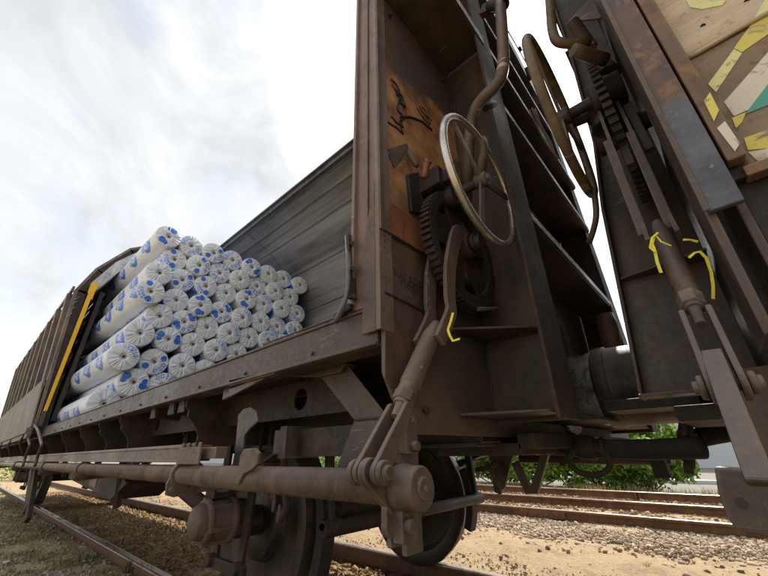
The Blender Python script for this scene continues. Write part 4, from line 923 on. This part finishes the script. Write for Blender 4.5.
MB().poly([(BU, 1.20, 1.28), (wz[3][0] - .02, 1.25, 1.28), (wz[3][0] - .02, 1.279, 1.28), (BU, 1.279, 1.28)], (0, 0, .006)).build('gusset', 'brown', B)
wp2 = [(u + .02 * (u > BU + .001), 2.88, z) for u, _, z in wp]
MB().poly(wp2, (0, .01, 0)).build('stanchion_web', 'brown', B)
for z in (1.3, 1.75, 2.4, 3.0): MB().box((BU, .05), (1.30, 2.87), (z, z + .01)).build('stiffener', 'brown', B)
MB().poly([V(p[0], p[1], .92) for p in [(727, 371), (800, 360), (820, 480), (762, 478), (742, 428)]], (0, .012, 0)).build('headstock_plate', 'brown', B)
MB().box((-.3, .10), (1.3, 2.9), (.86, .90)).box((-.30, BU - .02), (1.0, 3.3), (.80, 1.05)).build('headstock', 'dark', B)
MB().lathe((.405, VC, 1.07), (-.09, VC, 1.07), [(0, .17), (.0, .190), (.05, .192), (.055, .184), (.12, .182), (.3, .18), (.49, .18)], 44).build('buffer', 'buffer', B, .002)
MB().tube([V(603, 316, 2.6), V(609, 330, 2.6), V(612, 356, 2.6)], .06, 16, .05).build('curved_guide', 'frame', B, 0)
# lever mechanism of the second wagon
mechanism(B, -.012, 1, (.60, .865), (.655, .985), (.80, 1.185), (1.0, 1.64), None, (1.06, 1.66), (.098, .93, 1.70), .245, 'rustwheel', 'brown', .62)
# lower crank arm and foot plate with a hole
MB().beam((-.010, .612, .905), (-.006, .50, .765), .019, .022, (1, 0, 0)).build('crank_arm', 'bar', B)
pl = [V(p[0], p[1], .50) for p in [(714, 466), (770, 470), (800, 474), (800, 537), (770, 535), (737, 531), (727, 518), (718, 492)]]
MB().poly(pl, (0, .01, 0)).build('foot_plate', 'bar', B, .003)
MB().lathe(V(741.5, 503, .499), V(741.5, 503, .52), [(0, .0045), (.0006, .0045)], 20).build('plate_hole', 'ink', B, 0)
# bars behind the hooked arms, hexagonal block, bent tubes, spring
MB().beam(V(611, 112, .95), V(631, 165, .90), .012, .02, (1, 0, 0)).beam(V(627, 105, .93), V(650, 150, .90), .012, .02, (1, 0, 0)).build('guide_bar', 'brown', B)
MB().beam(V(607, 141, .86), V(644, 235, .80), .008, .018, (1, 0, 0)).beam(V(630, 132, .86), V(672, 228, .80), .008, .018, (1, 0, 0)).build('guide_bar', 'brown', B)
MB().lathe(V(601, 90, .98), V(622, 84, .92), [(0, .03), (.005, .036), (.05, .036), (.06, .03)], 6).build('hex_block', 'shellside', B, .003)
MB().lathe(V(600, 68, 1.0), V(612, 80, .97), [(0, .03), (.03, .03), (.03, .036), (.08, .036)], 8).build('bearing_block', 'under', B, .003)
MB().cyl(V(573, 122, .98), V(603, 110, 1.0), .018, 16).cyl(V(590, 116, .98), V(606, 108, 1.0), .034, 16).build('wheel_shaft', 'dark', B, .002)
MB().cyl(V(603, 92, 1.0), V(608, 128, .98), .04, 16).cyl(V(598, 108, 1.02), V(612, 108, .98), .05, 14).build('gearbox', 'dark', B, .004)
MB().tube([V(549, -12, .80), V(552, 30, .80), V(556, 42, .80), V(568, 44, .82), V(590, 42, .85)], .013, 16, .03).build('bent_tube', 'rustwheel', B, 0)
MB().tube([V(573, 50, .78), V(590, 55, .82), V(606, 60, .86)], .016, 16, .03).build('bent_tube', 'rustwheel', B, 0)
sg = MB(); P0, P1 = W(V(573, 22, .95)), W(V(591, 48, .95)); dd = (P1 - P0); x_ = dd.orthogonal().normalized(); y_ = dd.normalized().cross(x_)
hel = [P0 + dd * (k / 160) + (x_ * math.cos(k * .62) + y_ * math.sin(k * .62)) * .016 for k in range(161)]
sg.tube([(-p.x, p.y, p.z) for p in hel], .0035, 6); sg.build('coil_spring', 'bar', B, 0)
MB().poly([V(568, 21, .98), V(596, -8, .98), V(606, 14, .98), V(598, 18, .98)], (0, .01, 0)).build('upper_gusset', 'shellside', B)
MB().tube([V(594, 190, .98), V(597, 215, .98), V(593, 232, 1.0), V(589, 243, 1.02)], .008, 8, .05).build('chain_loop', 'brown', B, 0)
# cable bundle by the far stanchion
cbx = MB()
for k, (dx, dz) in enumerate(((0, 0), (3, 1), (-3, 2))):
    cbx.tube([V(532 + dx, 108 + dz, 1.6), V(541 + dx * .7, 130, 1.62), V(549 + dx, 142 + dz, 1.6), V(557 - dx * .4, 158, 1.6)], .005, 6, .1)
cbx.build('cable', 'shellside', A, 0)

# hoses and pipes hanging between the wagons
h1 = empty('air_hose', V(620, 448, 1.75), 'thick black rubber hose hanging level below the coupling', 'hose', 'hoses between the wagons')
MB().tube([V(505, 440, 1.8), V(545, 446, 1.75), V(590, 448, 1.75), V(640, 450, 1.75), V(695, 448, 1.75), V(703, 448, 1.76)], .036, 16, .1).build('hose', 'hose', h1, 0)
MB().cyl(V(577, 447, 1.75), V(596, 448, 1.75), .046, 18).cyl(V(602, 448, 1.75), V(606, 448, 1.75), .042, 18).build('hose_clamp', 'dark', h1, .002)
rgc = V(589, 461, 1.72); MB().tube([(rgc[0] + .075 * math.cos(2 * math.pi * k / 24), rgc[1], rgc[2] + .05 * math.sin(2 * math.pi * k / 24)) for k in range(24)], .012, 8, closed=True).build('ring', 'dark', h1, 0)
h2 = MB().tube([V(688, 441, 1.9), V(705, 436, 1.9), V(740, 430, 1.95), V(775, 428, 2.0)], .034, 14, .08).build('air_hose', 'hose', None, 0)
tag(h2, 'short black hose curving up behind the grey crank bar at right', 'hose', 'hoses between the wagons')
h3 = empty('brake_pipe', V(600, 460, 2.3), 'thin rusty pipe running behind the thick black hose', 'pipe')
MB().tube([V(520, 459, 2.3), V(600, 460, 2.3), V(671, 460, 2.3)], .022, 12).build('pipe', 'brown', h3, 0)
MB().beam(V(653, 448, 2.2), V(664, 478, 2.2), .05, .06).build('pipe_bracket', 'dark', h3)
MB().cyl(V(563, 450, 2.3), V(563, 466, 2.3), .02, 8).build('pipe_bracket', 'dark', h3)
vl = MB().cyl(V(684, 444, 1.8), V(686, 424, 1.8), .022, 12).beam(V(677, 433, 1.8), V(697, 438, 1.8), .03, .03).cyl(V(684, 466, 1.8), V(694, 468, 1.8), .025, 10).beam(V(690, 452, 1.8), V(690, 468, 1.8), .02, .03).build('hose_valve', 'dark', None, .003)
tag(vl, 'dark cast valve at the right end of the thick black hose', 'valve')
bx = MB().box((.05, .35), (1.7, 2.4), (.93, .97)).box((-.05, .12), (1.7, 2.5), (.87, .92)).build('drawbar', 'dark', None, .004)
tag(bx, 'dark flat drawbar under the greased round buffer', 'drawbar')

# loose yellow plastic strips
def strip(pts, w, label):
    b = MB(); L_ = []
    for i, (x, y, v) in enumerate(pts): L_.append(W(V(x, y, v)))
    n = len(L_); R1, R2 = [], []
    for i in range(n):
        d = (L_[min(i + 1, n - 1)] - L_[max(0, i - 1)]).normalized(); s_ = d.cross(Vector((.3, -1, .2 + .4 * math.sin(i * 1.7)))).normalized() * w / 2
        R1.append(b.bm.verts.new(L_[i] - s_)); R2.append(b.bm.verts.new(L_[i] + s_))
    for i in range(n - 1): b.bm.faces.new((R1[i], R1[i + 1], R2[i + 1], R2[i]))
    o = b.build('plastic_strip', 'tape', None, 0); md = o.modifiers.new('thick', 'SOLIDIFY'); md.thickness = .0012
    tag(o, label, 'plastic strip', 'yellow plastic strips')
strip([(453, 313, .72), (451, 321, .71), (448, 330, .71), (450, 336, .70), (453, 341, .70), (460, 339, .70)], .006, 'short yellow plastic strip caught on the hooked arm of the open wagon')
strip([(654, 237, .62), (652, 244, .62), (655, 252, .615), (657, 262, .615), (661, 273, .615)], .004, 'yellow strip wrapped over the brown link tube at right')
strip([(658, 233, .62), (652, 238, .615), (650, 248, .615), (655, 252, .61)], .003, 'small yellow loop around the top of the brown link tube')
strip([(656, 236, .62), (661, 242, .615), (671, 246, .62)], .0015, 'thin yellow thread sticking out from the brown link tube')
strip([(683, 240, .72), (690, 240, .72), (698, 242, .72)], .004, 'short level yellow strip between link tube and corner post')
strip([(689, 258, .70), (695, 253, .70), (700, 252, .70), (706, 258, .70), (711, 272, .70), (713, 286, .70), (713, 299, .70)], .004, 'long hanging yellow strip beside the corner post, bent at its top')

# ================================================================== LOAD: wrapped rolls
UC = 4.75; RR = .155; RL = 4.6
TH, NL = 112, 220
GLY = {'G': ["0110", "1000", "1011", "1001", "0110"], 'S': ["0111", "1000", "0110", "0001", "1110"], 'D': ["1110", "1001", "1001", "1001", "1110"]}
BLUE = np.array([.010, .155, .70]); WHITE = np.array([.77, .81, .87]); TAN = np.array([.62, .47, .26]); LINE = np.array([.42, .45, .50])
def body_print(seed):
    r = np.random.default_rng(seed)
    T = np.linspace(0, 2 * np.pi, TH, endpoint=False)[:, None]; Lx = np.linspace(0, RL, NL)[None, :]
    col = np.tile(WHITE, (TH, NL, 1)); off = r.random() * .45
    for j, t0 in enumerate(np.array([3.45, 5.4, 1.4]) + r.random() * .3 - .15):
        for k in range(9):
            l0 = off + k * .58 + (j % 2) * .2
            a = -((T - t0 + np.pi) % (2 * np.pi) - np.pi) * RR * .85; b = (Lx - l0) * .62
            c1 = (a / .075) ** 2 + (b / .085) ** 2 < 1; c2 = ((a - .035) / .07) ** 2 + ((b - .03) / .075) ** 2 < 1
            col[c1 & ~c2] = BLUE
            for gi, ch in enumerate('GSD'):
                for yy in range(5):
                    for xx in range(4):
                        if GLY[ch][yy][xx] == '1':
                            aa = .045 - yy * .017; bb = -.035 + (gi * 4.7 + xx) * .0125
                            col[(np.abs(a - aa) < .009) & (np.abs(b - bb) < .009)] = BLUE * 1.1
            fl_ = (np.abs(a) < .05) & (b > .16) & (b < .36) & (np.sin(b * 230) > .2) & (np.sin(a * 260) > -.1)
            col[fl_] = LINE
    if seed % 2: col[(np.abs(((T - .3 + np.pi) % (2 * np.pi)) - np.pi) < .3) & (np.abs(Lx - .9 - seed * .1) < .09)] = TAN
    ed = (np.abs(Lx - .62) < .006) & (T > -1); col[ed] = np.array([.25, .22, .2])
    return col
CR = 36
def cap_print(seed):
    r = np.random.default_rng(100 + seed)
    rr = np.linspace(.02, RR, CR)[:, None]; T = np.linspace(0, 2 * np.pi, TH, endpoint=False)[None, :]
    X = rr * np.cos(T); Y = rr * np.sin(T); col = np.tile(WHITE, (CR, TH, 1)); a0 = r.random() * 6.28
    kind = seed % 4
    if kind in (1, 3):
        for d in (0, np.pi * (.8 + .3 * r.random())):
            cx, cy = .105 * np.cos(a0 + d), .105 * np.sin(a0 + d); m_ = ((X - cx) ** 2 + (Y - cy) ** 2) < (.043 - .006 * (kind == 3)) ** 2
            col[m_] = BLUE
            cx, cy = .11 * np.cos(a0 + d + .5), .11 * np.sin(a0 + d + .5); m_ = ((X - cx) ** 2 + (Y - cy) ** 2) < .031 ** 2
            if kind == 1: col[m_] = BLUE
    if kind in (2, 3) or seed % 3 == 0:
        for q, ch in enumerate('GSDG' if kind == 2 else 'GSD'):
            for side in ((0, np.pi * .95) if kind == 2 else (0,)):
                a1 = a0 + 1.2 + q * .50 + side; ex_, ey_ = np.cos(a1), np.sin(a1)
                for yy in range(5):
                    for xx in range(4):
                        if GLY[ch][yy][xx] == '1':
                            rad_ = .132 - yy * .0105; tan_ = (xx - 1.5) * .0105
                            cx, cy = ex_ * rad_ - ey_ * tan_, ey_ * rad_ + ex_ * tan_
                            col[((X - cx) ** 2 + (Y - cy) ** 2) < .0062 ** 2] = BLUE * 1.3
    if kind == 0: col[(np.sin(T * 5 + seed) > .93) & (rr > .07) & (rr < .13) & (np.sin(rr * 300) > 0)] = np.array([.3, .4, .62])
    g = r.random((CR, TH)) < .0
    return col
def roll_mesh(seed):
    r = np.random.default_rng(300 + seed)
    T = np.linspace(0, 2 * np.pi, TH, endpoint=False)
    verts, cols, faces = [], [], []
    bc = body_print(seed); lx = np.linspace(0, RL, NL)
    ph = r.random(6) * 6.28
    for i in range(NL):
        rad = RR * (1 + .010 * np.sin(3 * T + ph[0] + lx[i] * 2) * np.sin(lx[i] * 7 + ph[1]) + .006 * np.sin(9 * T + ph[2] + lx[i] * 5))
        rad = rad * (1 - .06 * max(0, 1 - lx[i] / .02))
        verts.append(np.stack([-lx[i] + 0 * T, rad * np.cos(T), rad * np.sin(T)], -1)); cols.append(bc[:, i])
    cc = cap_print(seed); pl_ = [r.random() * 6.28 for _ in range(4)]
    for i in range(CR - 1, -1, -1):
        rr = .02 + (RR * .965 - .02) * i / (CR - 1); f = rr / RR
        amp = .0055 * (1 - abs(2 * f - 1.15) ** 2)
        fold = np.sin(17 * T + pl_[0] + 2 * np.sin(3 * T)) + .7 * np.sin(29 * T + pl_[1]) + .6 * np.sin(7 * T + pl_[2] + f * 5)
        x = .016 * (1 - f ** 3) - .022 * np.exp(-((rr - .02) / .016) ** 2) + amp * fold * .6
        verts.append(np.stack([x, rr * np.cos(T), rr * np.sin(T)], -1)); cols.append(cc[i])
    n = len(verts); V_ = np.concatenate(verts); C_ = np.concatenate(cols)
    idx = np.arange(n * TH).reshape(n, TH); nx = np.roll(idx, -1, 1)
    F_ = np.stack([idx[:-1], nx[:-1], nx[1:], idx[1:]], -1).reshape(-1, 4)
    me = D.meshes.new('wrapped_roll'); me.vertices.add(len(V_)); me.vertices.foreach_set('co', V_.ravel().astype(np.float32))
    me.loops.add(len(F_) * 4); me.loops.foreach_set('vertex_index', F_.ravel().astype(np.int32)); me.polygons.add(len(F_))
    me.polygons.foreach_set('loop_start', (np.arange(len(F_)) * 4).astype(np.int32)); me.polygons.foreach_set('loop_total', np.full(len(F_), 4, np.int32))
    me.polygons.foreach_set('use_smooth', np.ones(len(F_), bool)); me.update(calc_edges=True)
    at = me.color_attributes.new('print', 'FLOAT_COLOR', 'POINT'); at.data.foreach_set('color', np.concatenate([C_, np.ones((len(C_), 1))], 1).ravel().astype(np.float32))
    me.flip_normals(); me.materials.append(M['roll']); return me
roll_meshes = [roll_mesh(i) for i in range(12)]
cb_ = MB().lathe((0, 0, 0), (1, 0, 0), [(-.002, .013), (-.004, .022), (.12, .022), (.12, .013), (-.002, .013)], 20, caps=False).lathe((.05, 0, 0), (.06, 0, 0), [(0, .0131), (.01, .0131)], 12)
core_o = cb_.build('core_tube', 'core', None, 0); core_me = core_o.data; D.objects.remove(core_o)
rows = [
 [(170, 238, .0), (192.5, 247, .03), (214, 254, 0), (233.5, 260.5, .04), (251, 267.5, 0), (268.6, 274, .02), (284, 279, .05), (299, 285, .0)],
 [(176, 259, .06), (199, 265.5, 0), (220.5, 272.5, .03), (240, 279, .0), (257.5, 286, .05), (275, 291.5, .0), (291, 297, .03)],
 [(160, 273, -.05), (183, 279, .04), (206, 285, .02), (227, 292, .05), (246.5, 299, .0), (264, 303.5, .04), (281, 308, 0), (297, 313, .03)],
 [(153, 295, -.12), (178, 300, .03), (201, 306, .0), (222, 312, .04), (242, 317, 0), (261.7, 321.5, .02), (278.6, 326.5, .05), (293, 329.5, .0)],
 [(160, 316, -.02), (185, 321.5, .02), (207.7, 327.5, .05), (230, 333.5, .0), (249, 337, .03), (268, 340, 0), (284, 343, .02)],
 [(140, 333, -.08), (167, 339, .0), (193, 344, .03), (215.5, 349.5, 0), (236, 353, .04)],
 [(126, 360, -.10), (155, 363, .02), (181.5, 367, .0), (205, 371, .03)],
 [(135, 383, .0), (161, 387, .04)],
 [(110, 400, .12), (136, 405, .1), (166, 405, .1)]]
rown = ['top row', 'second row from top', 'third row from top', 'fourth row from top', 'fifth row from top', 'sixth row from top', 'seventh row from top', 'eighth row from top', 'lowest row']
ordn = ['first', 'second', 'third', 'fourth', 'fifth', 'sixth', 'seventh', 'eighth']
look = {0: 'plain white end', 1: 'solid blue blots on end', 2: 'blue rings on end', 3: 'small blue dots on end'}
special = {(0, 0): 5, (2, 0): 4, (3, 0): 3, (5, 0): 8, (6, 0): 0, (7, 0): 1, (8, 0): 4, (0, 1): 2, (1, 0): 3, (2, 2): 3, (4, 1): 9, (5, 1): 1, (3, 2): 5, (3, 3): 9, (1, 4): 6, (0, 3): 2, (0, 4): 1, (1, 2): 6, (2, 4): 5}
cen = []
for ri, row in enumerate(rows):
    for ci, (x, y, du) in enumerate(row):
        c = U(x, y, UC + du); cen.append([c[1], c[2]])
cen = np.array(cen)
for it in range(300):                       # settle: push apart whatever overlaps
    for i in range(len(cen)):
        for j in range(i):
            d = cen[i] - cen[j]; l = np.hypot(*d); o_ = 2 * RR * .965 - l
            if o_ > 0: cen[i] += d / l * o_ * .5; cen[j] -= d / l * o_ * .5
    cen[:, 1] = np.maximum(cen[:, 1], 1.133 + RR); cen[:, 0] = np.clip(cen[:, 0], .70 + RR, 3.42 - RR)
ii = 0
for ri, row in enumerate(rows):
    for ci, (x, y, du) in enumerate(row):
        c = U(x, y, UC + du); mi = special.get((ri, ci), [0, 4, 2, 8, 10, 5, 0, 6, 4, 2, 7, 8][(ii * 5 + ri) % 12])
        c = (UC + du, cen[ii][0], cen[ii][1])
        o = D.objects.new('wrapped_roll', roll_meshes[mi]); COL.objects.link(o); o.location = W(c); o.rotation_euler = (random.uniform(-.5, .5) if ci else random.uniform(-.15, .15), 0, random.uniform(-.004, .004))
        lb = look[mi % 4]
        if ri == 8: t = ['leftmost roll of the lowest row, mostly hidden behind the sill', 'middle roll of the lowest row, mostly hidden behind the sill', 'right roll of the lowest row, mostly hidden behind the sill'][ci]
        else: t = '%s roll from left in the %s, %s' % (ordn[ci], rown[ri], lb)
        tag(o, t, 'roll', 'white wrapped rolls stacked in the wagon')
        co = D.objects.new('core_tube', core_me); COL.objects.link(co); co.parent = o; co.location = (-.0, 0, 0)
        ii += 1
